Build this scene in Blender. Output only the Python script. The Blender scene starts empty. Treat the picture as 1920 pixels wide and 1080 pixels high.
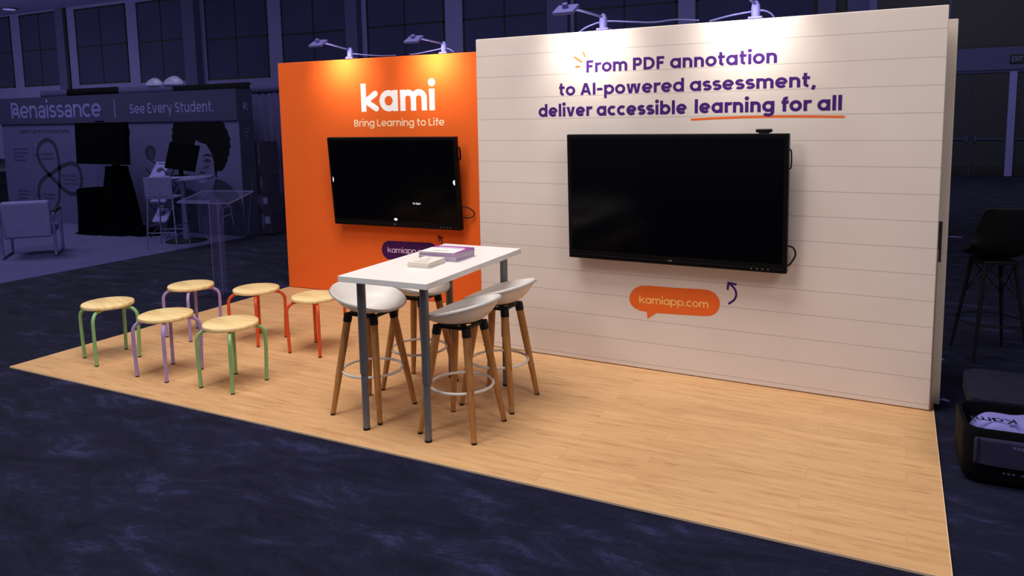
import bpy, math, random
from mathutils import Vector, Matrix

random.seed(7)
PI = math.pi
SC = bpy.context.scene
COL = SC.collection

# ------------------------------------------------------------------ camera
cam_data = bpy.data.cameras.new('camera')
cam = bpy.data.objects.new('camera', cam_data)
COL.objects.link(cam)
RIGHT = Vector((0.894698786290452, 0.44639268264490056, -0.01573704837258847))
UP = Vector((-0.03740866556798982, 0.10999276920323363, 0.9932281623390602))
FWD = Vector((-0.44510074539458416, 0.8880513293746558, -0.11510935168391982))
cam.matrix_world = Matrix(((RIGHT.x, UP.x, -FWD.x, 6.004), (RIGHT.y, UP.y, -FWD.y, -3.199),
                           (RIGHT.z, UP.z, -FWD.z, 1.830), (0, 0, 0, 1)))
cam_data.sensor_width = 36.0
cam_data.lens = 1405.49 * 36.0 / 1920.0
cam_data.shift_x = -(980.54 - 960.0) / 1920.0
cam_data.shift_y = -(540.0 - 385.10) / 1920.0
cam_data.clip_start = 0.05
cam_data.clip_end = 200
SC.camera = cam

# ------------------------------------------------------------------ view, world, hall lights and added fill lights
SC.view_settings.view_transform = 'Standard'
SC.view_settings.look = 'None'
SC.view_settings.exposure = 0.0
SC.view_settings.gamma = 1.0
SC.view_settings.use_curve_mapping = False

world = bpy.data.worlds.new('hall_ambience')
SC.world = world
world.use_nodes = True
bg = world.node_tree.nodes['Background']
bg.inputs[0].default_value = (0.78, 0.76, 0.95, 1)
bg.inputs[1].default_value = 0.26


def area(name, loc, target, sx, sy, power, color=(1, 1, 1), spread=180):
    l = bpy.data.lights.new(name, 'AREA')
    l.shape = 'RECTANGLE'
    l.size, l.size_y = sx, sy
    l.energy = power
    l.color = color
    l.spread = math.radians(spread)
    o = bpy.data.objects.new(name, l)
    COL.objects.link(o)
    o.location = loc
    o.rotation_euler = (Vector(target) - Vector(loc)).to_track_quat('-Z', 'Y').to_euler()
    return o


area('hall_key_light', (1.0, -4.8, 6.8), (3.0, 1.2, 0.6), 1.8, 1.8, 160, (1.0, 0.95, 0.90))
area('hall_overhead_light', (3.2, -0.6, 7.6), (3.2, 0.9, 0), 4.5, 3.0, 470, (1.0, 0.95, 0.91))
area('side_fill_light', (10.5, -3.5, 7.2), (5.5, 1.8, 0.8), 2.5, 2.5, 220, (1.0, 0.95, 0.92))  # added fill: brightens the backing panel edge and softens shadows
area('hall_left_light', (-7.5, 2.0, 7.6), (-7.0, 4.2, 0), 4.0, 4.0, 450, (0.95, 0.95, 1.0))
area('far_wall_fill', (-9, 12, 1.7), (-10.5, 22, 4.3), 20.0, 1.2, 620, (0.92, 0.92, 1.0))  # unseen fill added behind the booth walls, standing in for light from further booths
area('corner_wall_fill', (-34, 12, 1.7), (-37, 22, 3.8), 20.0, 1.2, 760, (0.92, 0.92, 1.0))  # same kind of added, hidden fill, for the far end of the wall
area('hall_door_light', (8, 14, 7.5), (8.5, 22, 1.8), 5.0, 3.0, 420, (0.92, 0.92, 1.0))


# ------------------------------------------------------------------ materials
def lin(c):
    return tuple(((v / 255) / 12.92 if v / 255 <= 0.04045 else ((v / 255 + 0.055) / 1.055) ** 2.4) for v in c) + (1.0,)


def mat(name, rgb, rough=0.6, metal=0.0, spec=0.4, noise=0.06, nscale=8.0, bump=0.0, emit=None, estr=0.0,
        stretch=(1, 1, 1)):
    m = bpy.data.materials.new(name)
    m.use_nodes = True
    nt = m.node_tree
    b = nt.nodes['Principled BSDF']
    b.inputs['Roughness'].default_value = rough
    b.inputs['Metallic'].default_value = metal
    b.inputs['Specular IOR Level'].default_value = spec
    c = lin(rgb)
    tc = nt.nodes.new('ShaderNodeTexCoord')
    mp = nt.nodes.new('ShaderNodeMapping')
    mp.inputs['Scale'].default_value = stretch
    nz = nt.nodes.new('ShaderNodeTexNoise')
    nz.inputs['Scale'].default_value = nscale
    nz.inputs['Detail'].default_value = 4
    rp = nt.nodes.new('ShaderNodeValToRGB')
    rp.color_ramp.elements[0].position = 0.3
    rp.color_ramp.elements[1].position = 0.7
    rp.color_ramp.elements[0].color = tuple(v * (1 - noise) for v in c[:3]) + (1,)
    rp.color_ramp.elements[1].color = tuple(min(1, v * (1 + noise)) for v in c[:3]) + (1,)
    nt.links.new(tc.outputs['Object'], mp.inputs[0])
    nt.links.new(mp.outputs[0], nz.inputs['Vector'])
    nt.links.new(nz.outputs[0], rp.inputs[0])
    nt.links.new(rp.outputs[0], b.inputs['Base Color'])
    if bump:
        bp = nt.nodes.new('ShaderNodeBump')
        bp.inputs['Strength'].default_value = bump
        bp.inputs['Distance'].default_value = 0.01
        nt.links.new(nz.outputs[0], bp.inputs['Height'])
        nt.links.new(bp.outputs[0], b.inputs['Normal'])
    if emit:
        b.inputs['Emission Color'].default_value = lin(emit)
        b.inputs['Emission Strength'].default_value = estr
    return m


def glass_mat(name, rgb, clear, rough=0.05):
    """see-through sheet: mostly transparent with a tinted glossy part"""
    m = bpy.data.materials.new(name)
    m.use_nodes = True
    nt = m.node_tree
    for n in list(nt.nodes):
        nt.nodes.remove(n)
    out = nt.nodes.new('ShaderNodeOutputMaterial')
    mx = nt.nodes.new('ShaderNodeMixShader')
    mx.inputs[0].default_value = 1 - clear
    tr = nt.nodes.new('ShaderNodeBsdfTransparent')
    tr.inputs[0].default_value = (0.95, 0.95, 0.99, 1)
    pr = nt.nodes.new('ShaderNodeBsdfPrincipled')
    pr.inputs['Base Color'].default_value = lin(rgb)
    pr.inputs['Roughness'].default_value = rough
    pr.inputs['Specular IOR Level'].default_value = 0.3
    nt.links.new(tr.outputs[0], mx.inputs[1])
    nt.links.new(pr.outputs[0], mx.inputs[2])
    nt.links.new(mx.outputs[0], out.inputs[0])
    return m


def wood_floor_mat():
    m = bpy.data.materials.new('oak_plank_vinyl')
    m.use_nodes = True
    nt = m.node_tree
    L = nt.links.new
    b = nt.nodes['Principled BSDF']
    b.inputs['Roughness'].default_value = 0.5
    b.inputs['Specular IOR Level'].default_value = 0.3
    tc = nt.nodes.new('ShaderNodeTexCoord')
    br = nt.nodes.new('ShaderNodeTexBrick')
    br.inputs['Color1'].default_value = (0.25, 0.25, 0.25, 1)
    br.inputs['Color2'].default_value = (0.75, 0.75, 0.75, 1)
    br.inputs['Mortar'].default_value = (0.0, 0.0, 0.0, 1)
    br.inputs['Scale'].default_value = 1.0
    br.inputs['Mortar Size'].default_value = 0.0012
    br.inputs['Bias'].default_value = 0.0
    br.inputs['Brick Width'].default_value = 1.22
    br.inputs['Row Height'].default_value = 0.152
    br.offset = 0.37
    L(tc.outputs['Object'], br.inputs['Vector'])
    # per plank shift of the grain
    mp = nt.nodes.new('ShaderNodeMapping')
    mp.inputs['Scale'].default_value = (1.6, 17.0, 1.0)
    L(tc.outputs['Object'], mp.inputs[0])
    add = nt.nodes.new('ShaderNodeVectorMath')
    add.operation = 'MULTIPLY_ADD'
    add.inputs[1].default_value = (9.0, 9.0, 9.0)
    L(br.outputs['Color'], add.inputs[0])
    L(mp.outputs[0], add.inputs[2])
    n1 = nt.nodes.new('ShaderNodeTexNoise')
    n1.inputs['Scale'].default_value = 1.5
    n1.inputs['Detail'].default_value = 6
    n1.inputs['Roughness'].default_value = 0.6
    n1.inputs['Distortion'].default_value = 0.4
    L(add.outputs[0], n1.inputs['Vector'])
    r1 = nt.nodes.new('ShaderNodeValToRGB')
    e = r1.color_ramp.elements
    e[0].position, e[0].color = 0.20, lin((186, 137, 90))
    e[1].position, e[1].color = 0.74, lin((224, 179, 130))
    k = r1.color_ramp.elements.new(0.45)
    k.color = lin((210, 164, 115))
    L(n1.outputs[0], r1.inputs[0])
    # short dark grain flecks
    mp2 = nt.nodes.new('ShaderNodeMapping')
    mp2.inputs['Scale'].default_value = (3.2, 44.0, 1.0)
    L(tc.outputs['Object'], mp2.inputs[0])
    n2 = nt.nodes.new('ShaderNodeTexNoise')
    n2.inputs['Scale'].default_value = 1.6
    n2.inputs['Detail'].default_value = 5
    L(mp2.outputs[0], n2.inputs['Vector'])
    r2 = nt.nodes.new('ShaderNodeValToRGB')
    r2.color_ramp.elements[0].position, r2.color_ramp.elements[0].color = 0.28, lin((140, 96, 58))
    r2.color_ramp.elements[1].position, r2.color_ramp.elements[1].color = 0.40, (1, 1, 1, 1)
    L(n2.outputs[0], r2.inputs[0])
    mx = nt.nodes.new('ShaderNodeMix')
    mx.data_type = 'RGBA'
    mx.blend_type = 'MULTIPLY'
    mx.inputs['Factor'].default_value = 0.5
    L(r1.outputs[0], mx.inputs['A'])
    L(r2.outputs[0], mx.inputs['B'])
    # plank tone and joint
    r3 = nt.nodes.new('ShaderNodeValToRGB')
    r3.color_ramp.elements[0].position, r3.color_ramp.elements[0].color = 0.05, (0.80, 0.77, 0.74, 1)
    r3.color_ramp.elements[1].position, r3.color_ramp.elements[1].color = 0.8, (1.03, 1.03, 1.03, 1)
    q = r3.color_ramp.elements.new(0.22)
    q.color = (0.93, 0.92, 0.91, 1)
    L(br.outputs['Color'], r3.inputs[0])
    mx2 = nt.nodes.new('ShaderNodeMix')
    mx2.data_type = 'RGBA'
    mx2.blend_type = 'MULTIPLY'
    mx2.inputs['Factor'].default_value = 1.0
    L(mx.outputs['Result'], mx2.inputs['A'])
    L(r3.outputs[0], mx2.inputs['B'])
    L(mx2.outputs['Result'], b.inputs['Base Color'])
    return m


def carpet_mat(name, dark, mid, light, stretch=(0.8, 2.0, 1)):
    m = bpy.data.materials.new(name)
    m.use_nodes = True
    nt = m.node_tree
    L = nt.links.new
    b = nt.nodes['Principled BSDF']
    b.inputs['Roughness'].default_value = 0.95
    b.inputs['Specular IOR Level'].default_value = 0.1
    tc = nt.nodes.new('ShaderNodeTexCoord')
    mp = nt.nodes.new('ShaderNodeMapping')
    mp.inputs['Scale'].default_value = stretch
    L(tc.outputs['Object'], mp.inputs[0])
    n1 = nt.nodes.new('ShaderNodeTexNoise')
    n1.inputs['Scale'].default_value = 2.6
    n1.inputs['Detail'].default_value = 12
    n1.inputs['Roughness'].default_value = 0.78
    n1.inputs['Distortion'].default_value = 0.5
    L(mp.outputs[0], n1.inputs['Vector'])
    r1 = nt.nodes.new('ShaderNodeValToRGB')
    e = r1.color_ramp.elements
    e[0].position, e[0].color = 0.38, lin(dark)
    e[1].position, e[1].color = 0.72, lin(light)
    k = e.new(0.55)
    k.color = lin(mid)
    L(n1.outputs[0], r1.inputs[0])
    n2 = nt.nodes.new('ShaderNodeTexNoise')
    n2.inputs['Scale'].default_value = 95
    n2.inputs['Detail'].default_value = 3
    L(tc.outputs['Object'], n2.inputs['Vector'])
    r2 = nt.nodes.new('ShaderNodeValToRGB')
    r2.color_ramp.elements[0].position, r2.color_ramp.elements[0].color = 0.3, (0.72, 0.72, 0.72, 1)
    r2.color_ramp.elements[1].position, r2.color_ramp.elements[1].color = 0.7, (1.2, 1.2, 1.2, 1)
    L(n2.outputs[0], r2.inputs[0])
    mx = nt.nodes.new('ShaderNodeMix')
    mx.data_type = 'RGBA'
    mx.blend_type = 'MULTIPLY'
    mx.inputs['Factor'].default_value = 1.0
    L(r1.outputs[0], mx.inputs['A'])
    L(r2.outputs[0], mx.inputs['B'])
    L(mx.outputs['Result'], b.inputs['Base Color'])
    bp = nt.nodes.new('ShaderNodeBump')
    bp.inputs['Strength'].default_value = 0.35
    bp.inputs['Distance'].default_value = 0.004
    L(n2.outputs[0], bp.inputs['Height'])
    L(bp.outputs[0], b.inputs['Normal'])
    return m


def ruled_mat():
    """white fabric printed with evenly spaced grey ruled lines (notebook paper)"""
    m = bpy.data.materials.new('ruled_white_fabric')
    m.use_nodes = True
    nt = m.node_tree
    L = nt.links.new
    b = nt.nodes['Principled BSDF']
    b.inputs['Roughness'].default_value = 0.85
    b.inputs['Specular IOR Level'].default_value = 0.15
    tc = nt.nodes.new('ShaderNodeTexCoord')
    sp = nt.nodes.new('ShaderNodeSeparateXYZ')
    L(tc.outputs['Object'], sp.inputs[0])
    a = nt.nodes.new('ShaderNodeMath')
    a.operation = 'ADD'
    a.inputs[1].default_value = 0.1613 * 20 - (2.295 - 0.1613 * 14)
    L(sp.outputs['Z'], a.inputs[0])
    mo = nt.nodes.new('ShaderNodeMath')
    mo.operation = 'MODULO'
    mo.inputs[1].default_value = 0.1613
    L(a.outputs[0], mo.inputs[0])
    lt = nt.nodes.new('ShaderNodeMath')
    lt.operation = 'LESS_THAN'
    lt.inputs[1].default_value = 0.0048
    L(mo.outputs[0], lt.inputs[0])
    nz = nt.nodes.new('ShaderNodeTexNoise')
    nz.inputs['Scale'].default_value = 2.0
    L(tc.outputs['Object'], nz.inputs['Vector'])
    rp = nt.nodes.new('ShaderNodeValToRGB')
    rp.color_ramp.elements[0].position, rp.color_ramp.elements[0].color = 0.3, lin((217, 203, 196))
    rp.color_ramp.elements[1].position, rp.color_ramp.elements[1].color = 0.7, lin((222, 209, 200))
    L(nz.outputs[0], rp.inputs[0])
    mx = nt.nodes.new('ShaderNodeMix')
    mx.data_type = 'RGBA'
    L(lt.outputs[0], mx.inputs['Factor'])
    L(rp.outputs[0], mx.inputs['A'])
    mx.inputs['B'].default_value = lin((186, 173, 167))
    L(mx.outputs['Result'], b.inputs['Base Color'])
    return m


def grain_mat(name, c0, c1, scale, rough=0.5):
    """wood: streaks along local z (or x for seats) by stretching noise"""
    m = bpy.data.materials.new(name)
    m.use_nodes = True
    nt = m.node_tree
    L = nt.links.new
    b = nt.nodes['Principled BSDF']
    b.inputs['Roughness'].default_value = rough
    b.inputs['Specular IOR Level'].default_value = 0.3
    tc = nt.nodes.new('ShaderNodeTexCoord')
    mp = nt.nodes.new('ShaderNodeMapping')
    mp.inputs['Scale'].default_value = scale
    L(tc.outputs['Object'], mp.inputs[0])
    n = nt.nodes.new('ShaderNodeTexNoise')
    n.inputs['Scale'].default_value = 1.0
    n.inputs['Detail'].default_value = 5
    n.inputs['Distortion'].default_value = 0.6
    L(mp.outputs[0], n.inputs['Vector'])
    r = nt.nodes.new('ShaderNodeValToRGB')
    r.color_ramp.elements[0].position, r.color_ramp.elements[0].color = 0.3, lin(c0)
    r.color_ramp.elements[1].position, r.color_ramp.elements[1].color = 0.62, lin(c1)
    L(n.outputs[0], r.inputs[0])
    L(r.outputs[0], b.inputs['Base Color'])
    return m


M = {}
M['planks'] = wood_floor_mat()
M['navy_carpet'] = carpet_mat('navy_mottled_carpet', (19, 20, 37), (29, 30, 53), (58, 57, 102))
M['pale_carpet'] = carpet_mat('slate_blue_carpet', (66, 64, 112), (70, 68, 118), (76, 74, 126))
M['ruled'] = ruled_mat()
M['orange'] = mat('orange_fabric', (232, 100, 36), 0.8, spec=0.15, noise=0.02, nscale=1.5)
M['beige_side'] = mat('beige_fabric_edge', (222, 206, 190), 0.85, spec=0.1, noise=0.04, nscale=3)
M['rust_edge'] = mat('rust_fabric_edge', (128, 88, 80), 0.8, spec=0.1)
M['purple'] = mat('purple_print', (66, 26, 108), 0.7, spec=0.2, noise=0.04, nscale=5)
M['deep_purple'] = mat('deep_purple_print', (66, 18, 82), 0.7, spec=0.2, noise=0.03)
M['plum'] = mat('plum_print', (104, 20, 30), 0.7, spec=0.2, noise=0.03)
M['print_orange'] = mat('orange_print', (232, 104, 40), 0.7, spec=0.2, noise=0.03)
M['print_white'] = mat('white_print', (246, 243, 244), 0.7, spec=0.2, noise=0.01)
M['print_cream'] = mat('cream_print', (252, 226, 188), 0.7, spec=0.2, noise=0.01)
M['print_lilac'] = mat('lilac_print', (238, 206, 240), 0.7, spec=0.2, noise=0.01)
M['print_yellow'] = mat('yellow_print', (250, 200, 118), 0.7, spec=0.2, noise=0.01)
M['bezel'] = mat('black_bezel', (6, 6, 8), 0.45, spec=0.15, noise=0.1)
M['screen'] = mat('dark_screen_glass', (3, 3, 6), 0.16, spec=0.12, noise=0.1)
M['tv_mark'] = mat('lit_screen_mark', (220, 235, 255), 0.5, emit=(220, 235, 255), estr=1.0)
M['logo_grey'] = mat('grey_logo_print', (150, 150, 155), 0.5)
M['cable'] = mat('black_cable', (14, 10, 14), 0.5)
M['white_plastic'] = mat('white_plastic', (226, 221, 216), 0.38, spec=0.4, noise=0.01)
M['white_laminate'] = mat('white_laminate', (240, 236, 232), 0.35, spec=0.4, noise=0.01)
M['white_edge'] = mat('white_edge_band', (214, 210, 208), 0.45, spec=0.3, noise=0.02)
M['grey_metal'] = mat('grey_painted_metal', (106, 108, 116), 0.4, metal=0.2, spec=0.5, noise=0.04)
M['white_metal'] = mat('white_painted_metal', (226, 220, 212), 0.35, spec=0.5, noise=0.02)
M['black_plastic'] = mat('black_plastic', (14, 13, 15), 0.5, spec=0.3, noise=0.1)
M['beech'] = grain_mat('beech_leg_wood', (158, 104, 54), (186, 132, 76), (60, 60, 5))
M['pine'] = grain_mat('pine_seat_wood', (228, 190, 128), (248, 222, 164), (3.5, 26, 26), 0.42)
M['floor_edge'] = mat('pale_flooring_edge', (232, 200, 164), 0.6, noise=0.05, nscale=4)
M['pine_edge'] = grain_mat('pine_seat_edge', (190, 142, 84), (222, 178, 116), (18, 18, 30), 0.5)
M['green'] = mat('green_painted_tube', (134, 182, 118), 0.35, spec=0.5, noise=0.03)
M['lilac'] = mat('lilac_painted_tube', (166, 142, 196), 0.35, spec=0.5, noise=0.03)
M['orange_tube'] = mat('orange_painted_tube', (216, 78, 30), 0.35, spec=0.5, noise=0.03)
M['paper'] = mat('white_paper', (236, 230, 226), 0.7, noise=0.02)
M['cream_paper'] = mat('cream_paper', (228, 220, 208), 0.7, noise=0.03)
M['paper_edge'] = mat('lilac_grey_paper_edge', (196, 182, 196), 0.8, noise=0.06, nscale=60, stretch=(1, 1, 20))
M['magenta'] = mat('magenta_cover', (140, 62, 150), 0.5, noise=0.08, nscale=12)
# the navy coloured hall and its furnishings
M['navy_wall'] = mat('navy_wall_paint', (84, 81, 134), 0.8, spec=0.1, noise=0.05, nscale=0.5)
M['navy_column'] = mat('navy_column_paint', (56, 54, 94), 0.8, spec=0.1, noise=0.04, nscale=0.6)
M['navy_pane'] = mat('navy_window_pane', (41, 41, 74), 0.9, spec=0.04, noise=0.12, nscale=0.4)
M['ink'] = mat('ink_black_frame', (12, 12, 20), 0.6, spec=0.2)
M['night_door'] = mat('night_blue_door', (22, 22, 38), 0.6, spec=0.2, noise=0.1, nscale=1)
M['slate'] = mat('slate_blue_print', (44, 44, 80), 0.8, spec=0.1, noise=0.03, nscale=1)
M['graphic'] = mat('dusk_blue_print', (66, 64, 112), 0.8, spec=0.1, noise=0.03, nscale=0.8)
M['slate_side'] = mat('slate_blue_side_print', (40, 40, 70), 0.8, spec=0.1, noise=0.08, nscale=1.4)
M['letter_blue'] = mat('periwinkle_lettering', (92, 90, 154), 0.8, spec=0.1)
M['ink_print'] = mat('ink_blue_print', (36, 36, 62), 0.8, spec=0.1)
M['hair_print'] = mat('black_hair_print', (8, 8, 14), 0.8, spec=0.05)
M['face_print'] = mat('dusky_face_print', (72, 70, 118), 0.8, spec=0.05, noise=0.10, nscale=2.2)
M['jacket_print'] = mat('dark_jacket_print', (38, 38, 66), 0.8, spec=0.05, noise=0.28, nscale=5)
M['shirt_print'] = mat('striped_shirt_print', (62, 60, 104), 0.8, spec=0.05, noise=0.35, nscale=3, stretch=(9, 1, 1))
M['velvet'] = mat('black_drape_cloth', (4, 4, 9), 0.95, spec=0.0)
M['far_screen'] = mat('far_dark_screen', (2, 2, 7), 0.5, spec=0.02)
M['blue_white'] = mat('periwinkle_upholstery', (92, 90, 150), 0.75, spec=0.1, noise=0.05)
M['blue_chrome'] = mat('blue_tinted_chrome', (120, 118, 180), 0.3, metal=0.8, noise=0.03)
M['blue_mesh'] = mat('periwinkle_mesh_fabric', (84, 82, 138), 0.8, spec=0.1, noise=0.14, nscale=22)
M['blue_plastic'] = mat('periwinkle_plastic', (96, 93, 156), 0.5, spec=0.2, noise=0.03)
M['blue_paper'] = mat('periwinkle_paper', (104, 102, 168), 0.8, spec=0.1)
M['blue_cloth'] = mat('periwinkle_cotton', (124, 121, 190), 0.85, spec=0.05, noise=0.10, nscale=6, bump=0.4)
M['box_blue'] = mat('dark_slate_cardboard', (37, 36, 62), 0.8, spec=0.1, noise=0.06)
M['tape_blue'] = mat('slate_packing_tape', (60, 58, 100), 0.5, spec=0.2)
M['drape_pale'] = mat('dusk_blue_drape', (60, 58, 102), 0.9, spec=0.05, noise=0.10, nscale=2, stretch=(6, 1, 0.4))
M['drape_dark'] = mat('black_blue_drape', (12, 12, 20), 0.9, spec=0.05, noise=0.2)
M['acrylic'] = glass_mat('clear_acrylic', (110, 108, 170), 0.94)
M['acrylic_edge'] = glass_mat('polished_acrylic_edge', (104, 102, 164), 0.5)
M['plastic_film'] = glass_mat('clear_plastic_film', (150, 150, 210), 0.45, 0.3)
M['case_black'] = mat('black_suitcase_shell', (7, 7, 13), 0.7, spec=0.08, noise=0.1)
M['case_lining'] = mat('dark_slate_lining', (27, 27, 45), 0.8, spec=0.1, noise=0.12, nscale=9)
M['pocket'] = mat('slate_pocket_cloth', (40, 40, 66), 0.8, spec=0.1, noise=0.12, nscale=9, bump=0.3)
M['case_mark'] = mat('faint_blue_print', (74, 72, 118), 0.7)
M['strip_black'] = mat('black_hook_strip', (64, 58, 50), 0.9, spec=0.05)
M['ceiling'] = mat('dusk_blue_ceiling', (80, 77, 130), 0.9, spec=0.05, noise=0.04, nscale=0.6)
M['lamp_face'] = mat('lamp_diffuser', (255, 250, 240), 0.5, emit=(255, 248, 236), estr=6.0)
M['lamp_white'] = mat('ceiling_lamp_diffuser', (120, 118, 180), 0.5, emit=(120, 118, 190), estr=0.7)


# ------------------------------------------------------------------ mesh helpers
class MB:
    def __init__(self):
        self.v, self.f = [], []

    def add(self, vs, fs):
        n = len(self.v)
        self.v += [tuple(p) for p in vs]
        self.f += [tuple(i + n for i in f) for f in fs]
        return self

    def box(self, x0, y0, z0, x1, y1, z1, T=None):
        vs = [Vector((x, y, z)) for z in (z0, z1) for y in (y0, y1) for x in (x0, x1)]
        if T is not None:
            vs = [T @ p for p in vs]
        return self.add(vs, [(0, 2, 3, 1), (4, 5, 7, 6), (0, 1, 5, 4), (2, 6, 7, 3), (0, 4, 6, 2), (1, 3, 7, 5)])

    def tube(self, path, r, n=10, closed=False, caps=True, flat=1.0):
        P = [Vector(p) for p in path]
        m = len(P)
        rs = r if isinstance(r, (list, tuple)) else [r] * m
        vs, fs = [], []
        ref = None
        for i in range(m):
            a = P[(i - 1) % m] if (closed or i > 0) else P[i]
            b = P[(i + 1) % m] if (closed or i < m - 1) else P[i]
            t = (b - a).normalized()
            if ref is None:
                ref = Vector((0, 0, 1)) if abs(t.z) < 0.9 else Vector((1, 0, 0))
            u = (ref - t * ref.dot(t)).normalized()
            ref = u
            w = t.cross(u)
            for k in range(n):
                an = 2 * PI * k / n
                vs.append(P[i] + (u * math.cos(an) * flat + w * math.sin(an)) * rs[i])
        seg = m if closed else m - 1
        for i in range(seg):
            j = (i + 1) % m
            for k in range(n):
                q = (k + 1) % n
                fs.append((i * n + k, i * n + q, j * n + q, j * n + k))
        if caps and not closed:
            fs.append(tuple(range(n - 1, -1, -1)))
            fs.append(tuple((m - 1) * n + k for k in range(n)))
        return self.add(vs, fs)

    def lathe(self, prof, n=32, cx=0, cy=0, sx=1, sy=1, fn=None):
        vs, fs = [], []
        m = len(prof)
        for (r, z) in prof:
            for k in range(n):
                a = 2 * PI * k / n
                rr = r * (fn(a, z) if fn else 1)
                vs.append((cx + rr * math.cos(a) * sx, cy + rr * math.sin(a) * sy, z))
        for i in range(m - 1):
            for k in range(n):
                q = (k + 1) % n
                fs.append((i * n + k, i * n + q, (i + 1) * n + q, (i + 1) * n + k))
        fs.append(tuple(range(n - 1, -1, -1)))
        fs.append(tuple((m - 1) * n + k for k in range(n)))
        return self.add(vs, fs)

    def prism(self, pts, y0, y1):
        """polygon in the x-z plane, given thickness along y"""
        n = len(pts)
        vs = [(x, y0, z) for x, z in pts] + [(x, y1, z) for x, z in pts]
        fs = [tuple(range(n)), tuple(range(2 * n - 1, n - 1, -1))]
        for i in range(n):
            j = (i + 1) % n
            fs.append((i, i + n, j + n, j))
        return self.add(vs, fs)

    def grid(self, rows, close_u=False):
        m, n = len(rows), len(rows[0])
        vs = [p for r in rows for p in r]
        fs = []
        for i in range(m - 1):
            for k in range(n if close_u else n - 1):
                q = (k + 1) % n
                fs.append((i * n + k, i * n + q, (i + 1) * n + q, (i + 1) * n + k))
        return self.add(vs, fs)

    def build(self, name, m, parent=None, bevel=0, smooth=True, ang=40, segs=2, solid=0, offset=-1.0, sub=0):
        me = bpy.data.meshes.new(name)
        me.from_pydata(self.v, [], self.f)
        me.update()
        ms = m if isinstance(m, list) else [m]
        for q in ms:
            me.materials.append(q)
        o = bpy.data.objects.new(name, me)
        COL.objects.link(o)
        if parent is not None:
            o.parent = parent
        if smooth:
            me.shade_smooth()
            me.set_sharp_from_angle(angle=math.radians(ang))
        if solid:
            s = o.modifiers.new('solid', 'SOLIDIFY')
            s.thickness = solid
            s.offset = offset
        if bevel:
            b = o.modifiers.new('bevel', 'BEVEL')
            b.width = bevel
            b.segments = segs
            b.limit_method = 'ANGLE'
            b.angle_limit = math.radians(40)
        if sub:
            s = o.modifiers.new('sub', 'SUBSURF')
            s.levels = s.render_levels = sub
        return o


def thing(name, label, cat, loc=(0, 0, 0), rotz=0.0, group=None):
    o = bpy.data.objects.new(name, None)
    COL.objects.link(o)
    o.location = loc
    o.rotation_euler = (0, 0, rotz)
    return tag(o, label, cat, group)


def tag(o, label, cat, group=None, kind=None):
    o['label'] = label
    o['category'] = cat
    if group:
        o['group'] = group
    if kind:
        o['kind'] = kind
    return o


def struct(o):
    o['kind'] = 'structure'
    return o


def dup(root, label, loc, rotz, mats=None):
    r = root.copy()
    COL.objects.link(r)
    r.location = loc
    r.rotation_euler = (0, 0, rotz)
    r['label'] = label

    def rec(src, dst):
        for ch in list(src.children):
            c = ch.copy()
            if mats and c.type == 'MESH' and ch.data.materials and ch.data.materials[0].name in mats:
                c.data = ch.data.copy()
                c.data.materials[0] = mats[ch.data.materials[0].name]
            COL.objects.link(c)
            c.parent = dst
            rec(ch, c)
    rec(root, r)
    return r


def smoothpath(pts, n=8, closed=False):
    """Catmull-Rom through the points"""
    P = [Vector(p) for p in pts]
    out = []
    m = len(P)
    for i in range(m if closed else m - 1):
        p1, p2 = P[i], P[(i + 1) % m]
        p0 = P[(i - 1) % m] if (closed or i > 0) else p1 * 2 - p2
        p3 = P[(i + 2) % m] if (closed or i < m - 2) else p2 * 2 - p1
        for k in range(n):
            t = k / n
            out.append(0.5 * ((2 * p1) + (p2 - p0) * t + (2 * p0 - 5 * p1 + 4 * p2 - p3) * t * t
                              + (3 * p1 - p0 - 3 * p2 + p3) * t ** 3))
    if not closed:
        out.append(P[-1])
    return out


def smooth2(pts, n=6, closed=True):
    return [(p.x, p.z) for p in smoothpath([(x, 0, z) for x, z in pts], n, closed)]


# ------------------------------------------------------------------ stroke lettering (geometric sans, printed)
def arc(cx, cy, rx, ry, a0, a1, n=18):
    return [(cx + rx * math.cos(math.radians(a0 + (a1 - a0) * i / n)),
             cy + ry * math.sin(math.radians(a0 + (a1 - a0) * i / n))) for i in range(n + 1)]


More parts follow.
